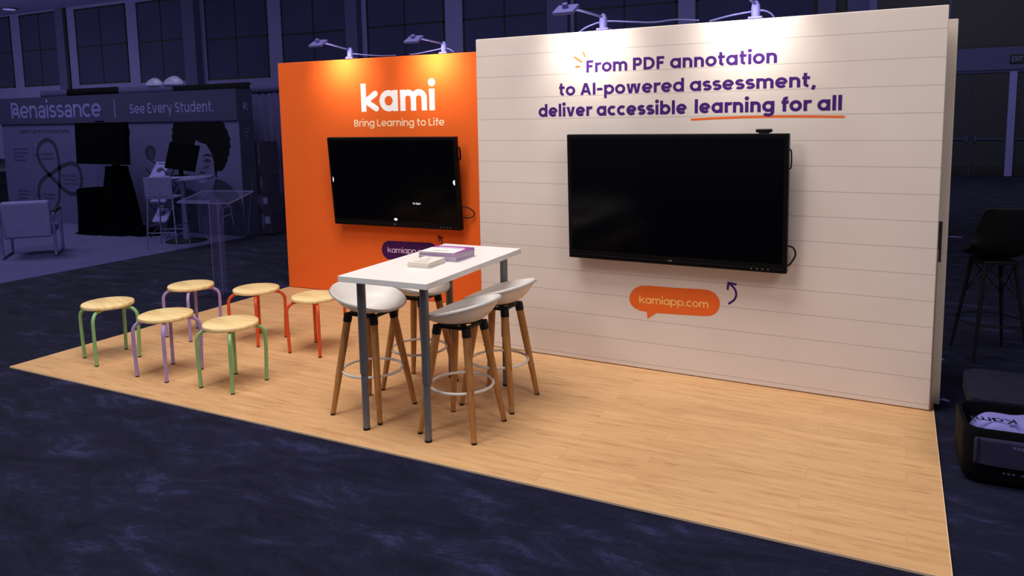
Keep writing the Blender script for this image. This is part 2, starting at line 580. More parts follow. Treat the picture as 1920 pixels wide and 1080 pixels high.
def glyph(ch, w, serif=False):
    """strokes (centre lines, x-height = 1) and advance width"""
    h = w / 2
    r = 0.5 - h
    S = []
    cap, asc, dsc = 1.27, 1.36, -0.40

    def stem(x, y0, y1, t0=True, t1=True):
        S.append([(x, y0), (x, y1)])
        if serif:
            if t0:
                S.append(('thin', [(x - 0.22, y0 + 0.03), (x + 0.22, y0 + 0.03)]))
            if t1:
                S.append(('thin', [(x - 0.20, y1 - 0.03), (x + 0.03, y1 - 0.03)]))

    def bar(x0, x1, y):
        S.append([(x0, y), (x1, y)])
    def vee(x, d):
        c = x + d / 2
        return ('poly', [(x, 1), (x + w * 1.06, 1), (c, w * 1.35), (x + d - w * 1.06, 1), (x + d, 1), (c + .56 * w, 0), (c - .56 * w, 0)])
    bowl = arc(0.5, 0.5, r, r + 0.01, 0, 360, 36)
    if ch == 'o':
        S.append(bowl); return S, 1.0
    if ch == 'a' and not serif:
        S.append(bowl); stem(1 - h, 0, 1); return S, 1.0
    if ch == '@' or (ch == 'a' and serif):
        S.append(arc(0.42, 0.62, 0.40 - h, 0.38 - h, 160, 0, 14) + [(0.82 - h, 0)])
        S.append(arc(0.40, 0.30, 0.40 - h, 0.32 - h, 0, 360, 28))
        return S, 0.84
    if ch == 'd':
        S.append(bowl); stem(1 - h, 0, asc, t0=False); return S, 1.0
    if ch == 'b':
        S.append(bowl); stem(h, 0, asc, t0=False); return S, 1.0
    if ch == 'p':
        S.append(bowl); stem(h, dsc, 1); return S, 1.0
    if ch == 'q':
        S.append(bowl); stem(1 - h, dsc, 1, t1=False); return S, 1.0
    if ch == 'g':
        S.append(bowl)
        S.append([(1 - h, 1.0), (1 - h, 0.0)] + arc(0.5, 0.0, r, 0.44 - h, 0, -150, 14))
        return S, 1.0
    if ch == 'c':
        S.append(arc(0.5, 0.5, r, r + 0.01, 48, 312, 28)); return S, 0.88
    if ch == 'e':
        S.append(arc(0.5, 0.5, r, r + 0.01, 0, 318, 30)); bar(h, 1 - h, 0.48); return S, 1.0
    if ch in 'nh':
        stem(h, 0, 1 if ch == 'n' else asc)
        R = 0.44 - h
        S.append(arc(h + R, 1 - h - R, R, R, 180, 0, 16) + [(h + 2 * R, 0)])
        return S, 0.88
    if ch == 'u':
        R = 0.44 - h
        S.append([(h, 1), (h, h + R)] + arc(h + R, h + R, R, R, 180, 360, 16) + [(h + 2 * R, 1)])
        stem(h + 2 * R, 0, 1)
        return S, 0.88
    if ch == 'm':
        stem(h, 0, 1)
        R = 0.72 / 2 - h * 0.55
        for k in (0, 1):
            x0 = h + k * 2 * R
            S.append(arc(x0 + R, 1 - h - R, R, R, 180, 0, 14) + [(x0 + 2 * R, 0)])
        return S, 4 * R + w
    if ch == 'r':
        stem(h, 0, 1)
        S.append(arc(h + 0.36, 0.62, 0.36, 0.38 - h, 180, 68, 10))
        return S, 0.60
    if ch == 'i':
        stem(h, 0, 1); S.append(('dot', (h, 1.30), 0.66 * w)); return S, w
    if ch == 'l':
        stem(h, 0, asc); return S, w
    if ch == 't':
        S.append([(0.26, 1.32), (0.26, 0.30)] + arc(0.48, 0.30, 0.22, 0.30 - h, 180, 280, 8))
        bar(0.02, 0.62, 1 - h); return S, 0.64
    if ch == 'f':
        S.append([(0.26, 0), (0.26, 1.12)] + arc(0.50, 1.12, 0.24, asc - h - 1.12, 180, 84, 8))
        bar(0.02, 0.60, 1 - h)
        return S, 0.58
    if ch == 'k':
        stem(h, 0, asc)
        if w > 0.275:
            S.append([(w * 0.95, 0.50), (0.80, 1.0 - h)]); S.append([(w * 0.95, 0.50), (0.84, h)]); return S, 0.84 + h * .7
        S.append([(w * 0.9, 0.44), (0.82, 1.0)]); S.append([(0.36, 0.60), (0.86, 0.0)]); return S, 0.90
    if ch == 'v':
        S.append(vee(0.0, 0.92)); return S, 0.92
    if ch == 'y':
        S.append([(0.06, 1.0), (0.46, 0.02)]); S.append([(0.88, 1.0), (0.36, -0.40)]); return S, 0.92
    if ch == 'w':
        S.append(vee(0.0, 0.74)); S.append(vee(0.62, 0.74)); return S, 1.36
    if ch == 's':
        ry = (1 - w) / 4
        S.append(arc(0.40, 1 - h - ry, 0.36 - h * 0.8, ry, 28, 250, 12)
                 + arc(0.40, h + ry, 0.38 - h * 0.8, ry, 70, -152, 12))
        return S, 0.78
    if ch == ',':
        S.append([(0.22, 0.16), (0.08, -0.24)]); return S, 0.26
    if ch == '.':
        S.append(('dot', (h, h * 1.1), 0.62 * w)); return S, w
    if ch == '-':
        bar(0.0, 0.56, 0.56); return S, 0.56
    if ch == 'F':
        stem(h, 0, cap); bar(h, 0.72, cap - h); bar(h, 0.64, 0.64); return S, 0.74
    if ch == 'E':
        stem(h, 0, cap, False, False); bar(h - (0.1 if serif else 0), 0.76, cap - h); bar(h, 0.66, 0.66)
        bar(h - (0.1 if serif else 0), 0.80, h); return S, 0.82
    if ch == 'L':
        stem(h, 0, cap); bar(h, 0.72, h); return S, 0.72
    if ch == 'I':
        stem(h, 0, cap); return S, w
    if ch == 'P':
        stem(h, 0, cap)
        q = (cap - h - 0.56) / 2
        S.append([(h, cap - h), (0.52, cap - h)] + arc(0.52, cap - h - q, 0.86 - h - 0.52, q, 90, -90, 14) + [(h, 0.56)])
        return S, 0.86
    if ch == 'B':
        stem(h, 0, cap)
        q = (cap - h - 0.68) / 2
        S.append([(h, cap - h), (0.46, cap - h)] + arc(0.46, cap - h - q, 0.80 - h - 0.46, q, 90, -90, 12) + [(h, 0.68)])
        q = (0.68 - h) / 2
        S.append([(h, 0.68), (0.48, 0.68)] + arc(0.48, h + q, 0.86 - h - 0.48, q, 90, -90, 12) + [(h, h)])
        return S, 0.88
    if ch == 'K':
        stem(h, 0, cap); S.append([(w * 0.9, 0.52), (0.88, cap)]); S.append([(0.38, 0.70), (0.94, 0.0)]); return S, 0.96
    if ch == 'D':
        stem(h, 0, cap)
        q = (cap - w) / 2
        S.append([(h, cap - h), (0.42, cap - h)] + arc(0.42, h + q, 1.06 - h - 0.42, q, 90, -90, 18) + [(h, h)])
        return S, 1.08
    if ch == 'A':
        S.append(('poly', [(0, 0), (w * 1.05, 0), (0.56, cap - w * 1.45), (1.12 - w * 1.05, 0), (1.12, 0), (0.56 + .58 * w, cap), (0.56 - .58 * w, cap)]))
        bar(0.26, 0.86, 0.38); return S, 1.12
    if ch == 'S':
        ry = (cap - w) / 4
        S.append(arc(0.44, cap - h - ry, 0.42 - h, ry, 25, 250, 12) + arc(0.44, h + ry, 0.44 - h, ry, 70, -155, 12))
        return S, 0.88
    if ch == 'R':
        stem(h, 0, cap)
        S.append([(h, cap - h), (0.44, cap - h)] + arc(0.44, 0.86, 0.34, cap - h - 0.86, 90, 0, 10)
                 + [(0.80, 0.44), (0.92, 0.0)])
        S.append(arc(0.52, 0.56, 0.22, 0.22, 0, 360, 20))
        return S, 0.96
    return S, 0.4


def ribbon(mb, pts, w, y, sx, x0, z0, xh, slope):
    P = [Vector((a, b)) for a, b in pts]
    closed = len(P) > 3 and (P[0] - P[-1]).length < 1e-6
    n = len(P)
    L, R = [], []
    for i in range(n):
        a = P[i - 1] if i > 0 else (P[-2] if closed else P[i])
        b = P[i + 1] if i < n - 1 else (P[1] if closed else P[i])
        d1 = (P[i] - a).normalized() if (P[i] - a).length > 1e-9 else None
        d2 = (b - P[i]).normalized() if (b - P[i]).length > 1e-9 else None
        d1 = d1 or d2
        d2 = d2 or d1
        t = (d1 + d2)
        t = t.normalized() if t.length > 1e-6 else d2
        nrm = Vector((-t.y, t.x))
        c = max(0.45, nrm.dot(Vector((-d2.y, d2.x))))
        L.append(P[i] + nrm * (w / 2 / c))
        R.append(P[i] - nrm * (w / 2 / c))
    rows = []
    for a, b in zip(L, R):
        rows.append([(x0 + q.x * xh * sx, y, z0 + q.y * xh + slope * q.x * xh * sx) for q in (a, b)])
    mb.grid(rows)


def disc(mb, c, rr, y, sx, x0, z0, xh, slope, n=20):
    vs = [(x0 + (c[0] + rr * math.cos(2 * PI * k / n)) * xh * sx, y,
           z0 + (c[1] + rr * math.sin(2 * PI * k / n)) * xh + slope * c[0] * xh * sx) for k in range(n)]
    mb.add(vs, [tuple(range(n))])


def lettering(text, xa, xb, z, xh, w, m, parent, slope=0.0, y=-.0008, gap=0.15, space=0.40, serif=False,
              round_diag=False, name='lettering', thin=0.45):
    """text printed between xa and xb on a wall's front (local x-z plane, viewer at -y)"""
    items, x = [], 0.0
    for i, ch in enumerate(text):
        if ch == ' ':
            x += space
            continue
        g, adv = glyph(ch, w, serif)
        if items and ch in 'oacdegqstv':
            x -= .035
        items.append((x, g, ch))
        x += adv + gap - (.035 if ch in 'ocebpstrfv' else 0)
    total = x - gap
    sx = (xb - xa) / (total * xh)
    mb = MB()
    k = 0
    for gx, g, ch in items:
        ox, oz = xa + gx * xh * sx, z + slope * gx * xh * sx
        for s in g:
            k += 1
            yy = y - 0.000015 * (k % 24)
            if isinstance(s, tuple) and s[0] == 'dot':
                disc(mb, s[1], s[2], yy, sx, ox, oz, xh, slope)
            elif isinstance(s, tuple) and s[0] == 'poly':
                mb.add([(ox + a * xh * sx, yy, oz + b * xh + slope * a * xh * sx) for a, b in s[1]], [(0, 1, 2, 6), (2, 3, 4, 5), (2, 5, 6)])
            elif isinstance(s, tuple):
                ribbon(mb, s[1], w * thin, yy, sx, ox, oz, xh, slope)
            else:
                ribbon(mb, s, w, yy, sx, ox, oz, xh, slope)
                if round_diag and ch == 'k' and abs(s[0][0] - s[1][0]) > 0.05:
                    disc(mb, s[1], w / 2, yy - 0.00004, sx, ox, oz, xh, slope)
    return mb.build(name, m, parent, smooth=False)


def mark(pts, w, m, parent, name, y=-0.0010, rnd=True):
    """a drawn stroke with round ends on a wall's front"""
    mb = MB()
    ribbon(mb, pts, w, y, 1, 0, 0, 1, 0)
    if rnd:
        for p in (pts[0], pts[-1]):
            disc(mb, p, w / 2, y - 0.00005, 1, 0, 0, 1, 0)
    return mb.build(name, m, parent, smooth=False)


def plain_text(text, x, z, width, height, m, parent, name='lettering', y=-0.003, M4=None):
    """small writing in Blender's own built-in font, stretched to width and height"""
    cu = bpy.data.curves.new('t', 'FONT')
    cu.body = text
    cu.resolution_u = 2
    ob = bpy.data.objects.new('t', cu)
    COL.objects.link(ob)
    dg = bpy.context.evaluated_depsgraph_get()
    me = bpy.data.meshes.new_from_object(ob.evaluated_get(dg))
    bpy.data.objects.remove(ob)
    bpy.data.curves.remove(cu)
    xs = [v.co.x for v in me.vertices]
    zs = [v.co.y for v in me.vertices]
    x0, x1, z0, z1 = min(xs), max(xs), min(zs), max(zs)
    for v in me.vertices:
        p = Vector((x + (v.co.x - x0) / (x1 - x0) * width, y, z + (v.co.y - z0) / (z1 - z0) * height))
        v.co = M4 @ p if M4 is not None else p
    me.name = name
    me.materials.clear()
    me.materials.append(m)
    o = bpy.data.objects.new(name, me)
    COL.objects.link(o)
    o.parent = parent
    return o


# ------------------------------------------------------------------ setting: floor, far wall, ceiling
struct(MB().box(-46, -9, -0.1, 24, 22.4, 0).build('floor', M['navy_carpet'], smooth=False))
struct(MB().box(-46, 22.0, 0, 24, 22.4, 7.95).build('wall_back', M['navy_wall'], smooth=False))
struct(MB().box(-46, -9, 7.95, 24, 22.4, 8.1).build('ceiling', M['ceiling'], smooth=False))

wins = [(-42.0, -38.1, 3.98, 7.86), (-37.2, -33.85, 3.98, 7.83), (-32.42, -28.45, 3.93, 7.78), (-27.62, -24.22, 3.88, 7.74),
        (-22.93, -19.08, 3.82, 7.5), (-18.25, -14.66, 3.8, 7.4), (-13.62, -9.88, 3.8, 7.4), (-9.06, -5.46, 3.8, 7.4),
        (-4.46, -0.74, 3.8, 7.4), (-0.14, 3.6, 3.8, 7.4)]
for i, (x0, x1, z0, z1) in enumerate(wins):
    w = MB()
    t = 0.075
    zm = z0 + (z1 - z0) * 0.5 if i < 5 else 5.6
    xm = (x0 + x1) / 2
    for a in ((x0, z0, x0 + t, z1), (x1 - t, z0, x1, z1), (x0, z0, x1, z0 + t), (x0, z1 - t, x1, z1),
              (xm - 0.025, z0, xm + 0.025, z1), (x0, zm - 0.03, x1, zm + 0.03)):
        w.box(a[0], 21.955, a[1], a[2], 22.0, a[3])
    fr = struct(w.build('window_%d' % (i + 1), M['ink'], smooth=False))
    for (pa, pb, qa, qb) in ((x0 + t, xm - .025, z0 + t, zm - .03), (xm + .025, x1 - t, z0 + t, zm - .03),
                             (x0 + t, xm - .025, zm + .03, z1 - t), (xm + .025, x1 - t, zm + .03, z1 - t)):
        MB().box(pa, 21.975, qa, pb, 21.995, qb).build('pane', M['navy_pane'], fr, smooth=False)
# columns between the windows stand proud of the wall
cols = [(-34.0, -33.35, 0.0), (-24.05, -23.25, 0.35), (-14.5, -13.9, 0.30), (-5.42, -4.62, 0.25), (3.68, 4.16, 0.2), (4.48, 5.06, 0.2)]
n_tr = 1
for (x0, x1, d) in cols:
    o = MB().box(x0, 21.98 - max(d, 0.06), 0, x1, 22.0, 7.95).build('trim_%d' % n_tr, M['navy_column'], smooth=False)
    struct(o)
    n_tr += 1
struct(MB().box(-33.28, 21.93, 0, -33.12, 22.0, 7.95).build('trim_%d' % n_tr, M['ink'], smooth=False)); n_tr += 1
struct(MB().box(4.17, 21.97, 3.62, 4.47, 22.0, 7.95).build('trim_%d' % n_tr, M['night_door'], smooth=False)); n_tr += 1
# dark upper panels to the right
for (x0, x1) in ((5.3, 7.17), (7.22, 11.4), (11.5, 16)):
    struct(MB().box(x0, 21.9, 3.66, x1, 22.0, 7.95).build('trim_%d' % n_tr, M['night_door'], smooth=False)); n_tr += 1
struct(MB().box(5.3, 21.86, 3.60, 16, 21.99, 3.66).build('trim_%d' % n_tr, M['ink'], smooth=False)); n_tr += 1
# band over the doors and its posts
struct(MB().box(5.3, 21.82, 2.98, 16, 21.99, 3.60).build('trim_%d' % n_tr, M['navy_column'], smooth=False)); n_tr += 1
struct(MB().box(5.3, 21.86, 2.90, 16, 21.99, 2.98).build('trim_%d' % n_tr, M['slate'], smooth=False)); n_tr += 1
for (x0, x1) in ((8.71, 8.89), (5.3, 6.2), (12.0, 12.2)):
    struct(MB().box(x0, 21.80, 0, x1, 21.99, 2.92).build('trim_%d' % n_tr, M['blue_white'], smooth=False)); n_tr += 1
for k, (x0, x1) in enumerate(((7.0, 7.82), (7.87, 8.71), (8.89, 9.72), (9.77, 10.6))):
    d = struct(MB().box(x0, 21.9, 0, x1, 21.98, 2.9).build('door_%d' % (k + 1), M['night_door'], smooth=False))
    MB().box(x0 + .02, 21.88, 0.02, x1 - .02, 21.9, 0.26).build('kick_plate', M['ink'], d, smooth=False)
    xl = x0 + .05
    xr = x1 - .05
    pb = MB().box(xl, 21.84, 1.02, xr, 21.88, 1.07)
    s = xr - .07 if k % 2 == 0 else xl
    pb.box(s, 21.82, 0.96, s + .07, 21.9, 1.13)
    pb.build('push_bar', M['slate'], d, smooth=False)
    mul = x1 if k % 2 == 0 else x0 - .05
    if k % 2 == 0:
        MB().box(mul, 21.88, 0, mul + .05, 21.98, 2.9).build('door_mullion', M['ink_print'], d, smooth=False)

ex = thing('exit_sign', 'small dark exit sign on the pale band above the double doors', 'sign', (8.86, 21.82, 3.14))
MB().box(-.17, -.06, 0, .17, 0, .24).build('housing', M['ink'], ex, bevel=.006)
plain_text('EXIT', -.12, .055, .24, .13, M['letter_blue'], ex, y=-.063)

cl = thing('ceiling_light', 'round flush ceiling light in the hall corner above the tall windows', 'light', (-35.6, 20.6, 7.95))
MB().lathe([(0.36, 0), (0.36, -.05), (0.30, -.07)][::-1], 28).build('rim', M['navy_column'], cl)
MB().lathe([(0.28, -.085), (0.29, -.068)], 28).build('diffuser', M['lamp_white'], cl)

# ------------------------------------------------------------------ booth flooring
fl = MB().box(0, 0, 0.001, 6.256, 3.02, 0.012).build('booth_flooring', M['planks'], smooth=False)
for (a, b, c, d) in ((0, -.003, 6.256, 0), (6.256, -.003, 6.26, 3.02), (-.004, -.003, 0, 3.02)):
    MB().box(a, b, 0.001, c, d, .0119).build('edge_trim', M['floor_edge'], fl, smooth=False)
tag(fl, 'light oak plank flooring laid over the navy carpet under the stools and bar table', 'flooring')

# ------------------------------------------------------------------ white ruled display wall
AW = -0.025044398
ww = thing('display_wall', 'tall white display wall printed with grey ruled lines and purple headline', 'display wall',
           (3.05, 1.923, 0.012), AW)
W0 = 3.187
MB().box(0, 0, 0.004, W0, 0.05, 2.43).build('fabric_panel', M['ruled'], ww, bevel=.006)
MB().box(W0, 0.004, 0.0, W0 + .006, 0.05, 1.00).build('edge_trim', M['rust_edge'], ww, smooth=False)
z_ = -0.012
lettering('From PDF annotation', .926, 2.243, 2.139, .0675, .27, M['purple'], ww, slope=.004)
lettering('to AI-powered assessment,', .706, 2.474, 1.979, .0675, .27, M['purple'], ww, slope=.004)
lettering('deliver accessible', .537, 1.660, 1.827, .0695, .29, M['purple'], ww, slope=.004)
lettering('learning for all', 1.716, 2.634, 1.834, .0695, .29, M['purple'], ww, slope=.004)
mark([(1.697, 1.793), (1.85, 1.799), (2.05, 1.804), (2.25, 1.805), (2.45, 1.802), (2.646, 1.797)], .0155, M['print_orange'], ww, 'underline', y=-.0006)
for a, b in (((.836, 2.252), (.889, 2.217)), ((.903, 2.284), (.914, 2.254)), ((.846, 2.183), (.873, 2.184))):
    mark([a, b], .0145, M['print_orange'], ww, 'spark_mark')
bub = [(1.252, .505), (1.258, .54), (1.275, .572), (1.305, .598), (1.345, .614), (1.40, .620), (1.60, .622), (1.79, .630), (1.835, .626),
       (1.872, .608), (1.896, .578), (1.905, .541), (1.899, .503), (1.880, .473), (1.85, .452), (1.81, .443), (1.62, .433), (1.457, .426),
       (1.39, .376), (1.385, .426), (1.335, .430), (1.290, .446), (1.263, .472)]
bb = MB().prism(bub, -.0012, -.0002).build('speech_bubble', M['print_orange'], ww, smooth=False)
lettering('kamiapp.com', 1.329, 1.826, .487, .041, .19, M['print_yellow'], bb, slope=.030, y=-.0018)
ap = smooth2([(1.966, .548), (2.000, .578), (2.013, .615), (2.000, .655), (1.962, .690)], 5, False)
mark(ap, .0145, M['purple'], ww, 'arrow')
mark([(1.955, .648), (1.960, .691), (2.008, .684)], .0145, M['purple'], ww, 'arrow_head', y=-.0013)

# panel backing the white wall, seen past its right edge
bp_ = thing('backing_panel', 'narrow beige backing panel showing past the white wall edge by the suitcase', 'panel', (4.7, 1.985, 0.012), 0)
MB().box(-.6, 0, 0.0, 1.594, .06, 2.362).build('fabric_panel', M['beige_side'], bp_, bevel=.004)
MB().box(1.545, -.003, .905, 1.563, 0, 1.155).build('hook_strip', M['strip_black'], bp_, smooth=False)

# ------------------------------------------------------------------ orange display wall
AO = 0.03002614872905029
ow = thing('display_wall', 'orange display wall with four big white letters behind the low stools', 'display wall', (0.0, 2.946, 0.012), AO)
MB().box(0, 0, 0.004, 3.3, 0.05, 2.449).build('fabric_panel', M['orange'], ow, bevel=.006)
lettering('kami', 1.080, 1.954, 1.912, .208, .28, M['print_white'], ow, gap=.125, round_diag=True)
lettering('Bring Learning to Life', .981, 2.054, 1.763, .0545, .19, M['print_cream'], ow, gap=.16)
pl = []
for (cx, a0, a1) in ((1.363, 90, 270), (1.845, 270, 450)):
    pl += [(cx + .098 * math.cos(math.radians(a0 + (a1 - a0) * i / 14)), .494 + .098 * math.sin(math.radians(a0 + (a1 - a0) * i / 14)) + .014 * (cx - 1.363)) for i in range(15)]
pill = MB().prism(pl, -.0012, -.0002).build('pill_badge', M['deep_purple'], ow, smooth=False)
lettering('kamiapp.com', 1.340, 1.870, .470, .0415, .17, M['print_lilac'], pill, slope=.02, y=-.0018)
mark(smooth2([(1.955, .56), (1.986, .59), (1.985, .63), (1.955, .668)], 5, False), .0145, M['plum'], ow, 'arrow')
mark([(1.958, .625), (1.950, .672), (2.005, .652)], .0145, M['plum'], ow, 'arrow_head', y=-.0013)

# black case in the gap between the walls, only a strip of it is seen
bc = MB().box(0, 0, 0, .30, .42, .76).build('equipment_case', M['black_plastic'], bevel=.01)
bc.location = (3.022, 2.15, .012)
tag(bc, 'black upright case in the gap between orange and white walls, under the table edge', 'case')


# ------------------------------------------------------------------ televisions
def television(label, loc, rz, w, h, stand, tilt, bez, lower, marks, cables, handle):
    t = thing('television', label, 'television', loc, rz)
    T = Matrix.Translation((0, -stand, 0)) @ Matrix.Rotation(tilt, 4, 'X')
    MB().box(0, 0, 0, w, .055, h, T).build('bezel', M['bezel'], t, bevel=.005)
    MB().box(bez, -.002, lower, w - bez, .004, h - bez, T).build('screen', M['screen'], t, smooth=False)
    MB().box(.02, -.006, .026, w - .02, .0, .03, T).build('trim_line', M['logo_grey'] if False else M['black_plastic'], t, smooth=False)
    MB().box(w * .30, .056, h * .2, w * .70, stand - .004, h * .8).build('wall_mount', M['black_plastic'], t, smooth=False).location = (0, -stand, 0)
    plain_text('LG', w * .5 - .012, .026, .026, .013, M['logo_grey'], t, y=-.0065, M4=T)
    for i in range(4):
        MB().box(w - .22 + i * .035, -.006, .018, w - .214 + i * .035, -.001, .024, T).build('indicator', M['logo_grey'], t, smooth=False)
    for (kind, x, z, a, b) in marks:
        if kind == 'text':
            plain_text('No Signal', x, z, a, b, M['tv_mark'], t, name='screen_text', y=-.0035, M4=T)
        else:
            mb = MB()
            pts = [(x + a * math.cos(2 * PI * k / 16), z + b * math.sin(2 * PI * k / 16)) for k in range(16)]
            pts = [(max(bez + .002, min(w - bez - .002, p[0])), max(lower + .002, p[1])) for p in pts]
            mb.add([T @ Vector((p[0], -.0035, p[1])) for p in pts], [tuple(range(16))])
            mb.build('screen_mark', M['tv_mark'], t, smooth=False)
    hx = handle
    MB().tube(smoothpath([T @ Vector(q) for q in ((w - .005, .04, h - .10), (w + hx * 2, .045, h - .115), (w + hx * 2.1, .045, h - .21),
                          (w - .005, .04, h - .225))], 5), hx, 8).build('handle', M['bezel'], t)
    for c in cables:
        MB().tube(smoothpath(c, 7), .006, 8).build('cable', M['cable'], t)
    return t


dwv = Vector((math.cos(AW), math.sin(AW), 0))
dov = Vector((math.cos(AO), math.sin(AO), 0))
p = Vector((3.05, 1.923, 0)) + dwv * .832
television('large dark flat screen television on the white ruled wall above the orange bubble', (p.x, p.y, .818), AW, 1.517, .893, .12,
           math.radians(1.6), .028, .062, [], [[(1.50, -.08, .18), (1.545, -.05, .16), (1.557, -.04, .11), (1.52, -.06, .045), (1.49, -.08, .06)]], .0045)
p = Vector((0, 2.946, 0)) + dov * .773
television('large dark television on the orange wall showing small white marks', (p.x, p.y, .771), AO, 1.506, .900, .12,
           math.radians(4.5), .030, .066,
           [('dot', .033, .47, .010, .026), ('dot', 1.476, .465, .022, .026), ('dot', .768, .080, .020, .013), ('text', .985, .235, .085, .024)],
           [[(1.48, -.09, .22), (1.55, -.05, .215), (1.605, -.03, .165), (1.575, -.03, .118), (1.49, -.08, .12)]], .008)
wp = Vector((3.05, 1.923, 0)) + dwv * 2.185
wc = thing('webcam', 'small black webcam bar on the top edge of the white wall television', 'webcam', (wp.x + .003, wp.y - .10, 1.7105), AW)
MB().box(-.05, -.022, .008, .05, .022, .03).build('body', M['bezel'], wc, bevel=.008)
MB().box(-.03, -.02, 0, .03, .02, .009).build('clip', M['black_plastic'], wc, bevel=.002)


# ------------------------------------------------------------------ arm lamps on the walls
def lamp(label, loc, head, rz, cable, watts):
    t = thing('arm_lamp', label, 'lamp', loc, rz, 'arm lamps on the display walls')
    MB().box(-.045, -.03, 0, .045, .055, .016).build('clamp', M['blue_plastic'], t, bevel=.004)
    MB().lathe([(.026, .012), (.030, .05), (.026, .09), (.012, .115)], 16).build('joint', M['blue_plastic'], t)
    h = Vector(head)
    MB().tube([(0, 0, .09), h * .55 + Vector((0, 0, .055)), h + Vector((0, .03, .022))], .0085, 10).build('arm', M['blue_plastic'], t)
    T = Matrix.Translation(h) @ Matrix.Rotation(math.radians(30), 4, 'X')
    hd = MB().box(-.075, -.062, -.011, .075, .062, .013, T).build('head', M['blue_plastic'], t, bevel=.004)
    MB().box(-.018, -.01, .013, .018, .02, .045, T).build('swivel', M['blue_plastic'], hd, bevel=.004)
    MB().box(-.066, -.054, -.0125, .066, .054, -.0112, T).build('lamp_panel', M['lamp_face'], hd, smooth=False)
    MB().tube(smoothpath(cable, 8), .0055, 8).build('cable', M['blue_plastic'], t)
    l = bpy.data.lights.new('lamp_light', 'AREA')
    l.shape = 'RECTANGLE'
    l.size, l.size_y = .13, .10
    l.energy = watts
    l.color = (1.0, .96, .88)
    l.spread = math.radians(100)
    lo = bpy.data.objects.new('lamp_light', l)
    COL.objects.link(lo)
    lo.parent = t
    d = Vector((0, .90, -.42))
    lo.location = h + Vector((0, .016, -.020))
    lo.rotation_euler = d.to_track_quat('-Z', 'Y').to_euler()
    return t


lamp('pale arm lamp on the white wall top, over the orange spark marks', (4.10, 1.92, 2.443), (-.10, -.42, .10), AW,
     [(-.20, .03, .006), (-.12, .0, .035), (-.02, .0, .06), (.06, 0, .06), (.20, .0, .045), (.36, .01, .03), (.52, .0, .035), (.68, .01, .02)], 3.3)
lamp('pale arm lamp on the white wall top, over the end of the headline', (5.15, 1.895, 2.443), (-.04, -.42, .13), AW,
     [(-.30, .02, .012), (-.16, .0, .035), (-.02, .0, .05), (.05, 0, .05), (.10, .03, .02), (.12, .06, -.05)], 3.3)
lamp('pale arm lamp on the orange wall top, towards its free outer edge', (.95, 2.998, 2.462), (-.06, -.42, .125), AO,
     [(-.06, .0, .02), (.03, 0, .05), (.18, .0, .035), (.36, .01, .018), (.55, .01, .012)], 4.6)
lamp('pale arm lamp on the orange wall top, next to the white wall', (2.06, 3.03, 2.462), (-.07, -.42, .10), AO,
     [(.10, .01, .014), (.02, 0, .05), (-.14, .0, .035), (-.30, .01, .018), (-.40, .01, .012)], 4.6)


# ------------------------------------------------------------------ low stools
def low_stool(label, loc, rz):
    t = thing('stool', label, 'stool', loc, rz, 'low round stools in front of the orange wall')
    R_ = .186
    prof = [(.02, .418), (R_ - .008, .418), (R_ - .002, .421), (R_, .427), (R_, .440), (R_ - .003, .446), (R_ - .010, .449), (.02, .450)]
    s = MB().lathe(prof, 48).build('seat', M['pine'], t, ang=50)
    for k in range(4):
        a = PI / 4 + k * PI / 2
        pts = [(.05, .404), (.150, .404)]
        for i in range(9):
            b = PI / 2 * i / 8
            pts.append((.150 + .074 * math.sin(b), .330 + .074 * math.cos(b)))
        pts += [(.2235, .24), (.219, .10), (.2155, .006)]
        lg = MB().tube([(r * math.cos(a), r * math.sin(a), z) for r, z in pts], .0128, 12).build('leg', M['green'], t)
        MB().lathe([(.0138, 0), (.0138, .008)], 12, cx=.2155 * math.cos(a), cy=.2155 * math.sin(a)).build('foot_cap', M['black_plastic'], lg)
    return t


Z0 = .012
GN = 'green_painted_tube'
s1 = low_stool('low stool with green tube legs, at the flooring corner away from the bar table', (.527, .468, Z0), math.radians(-18))
dup(s1, 'low stool with lilac tube legs in the front row, between the two green stools', (1.273, .404, Z0), math.radians(1), {GN: M['lilac']})
dup(s1, 'low stool with lilac tube legs in the back row, before the clear lectern', (.600, 1.180, Z0), math.radians(-2), {GN: M['lilac']})
dup(s1, 'low stool with green tube legs in the front row, beside the bar table', (1.894, .434, Z0), 0)
dup(s1, 'low stool with orange tube legs in the back row, beside the lilac stool', (1.24, 1.30, Z0), math.radians(-1), {GN: M['orange_tube']})
dup(s1, 'low stool with orange tube legs, partly hidden behind a white bar stool', (1.895, 1.285, Z0), math.radians(1), {GN: M['orange_tube']})


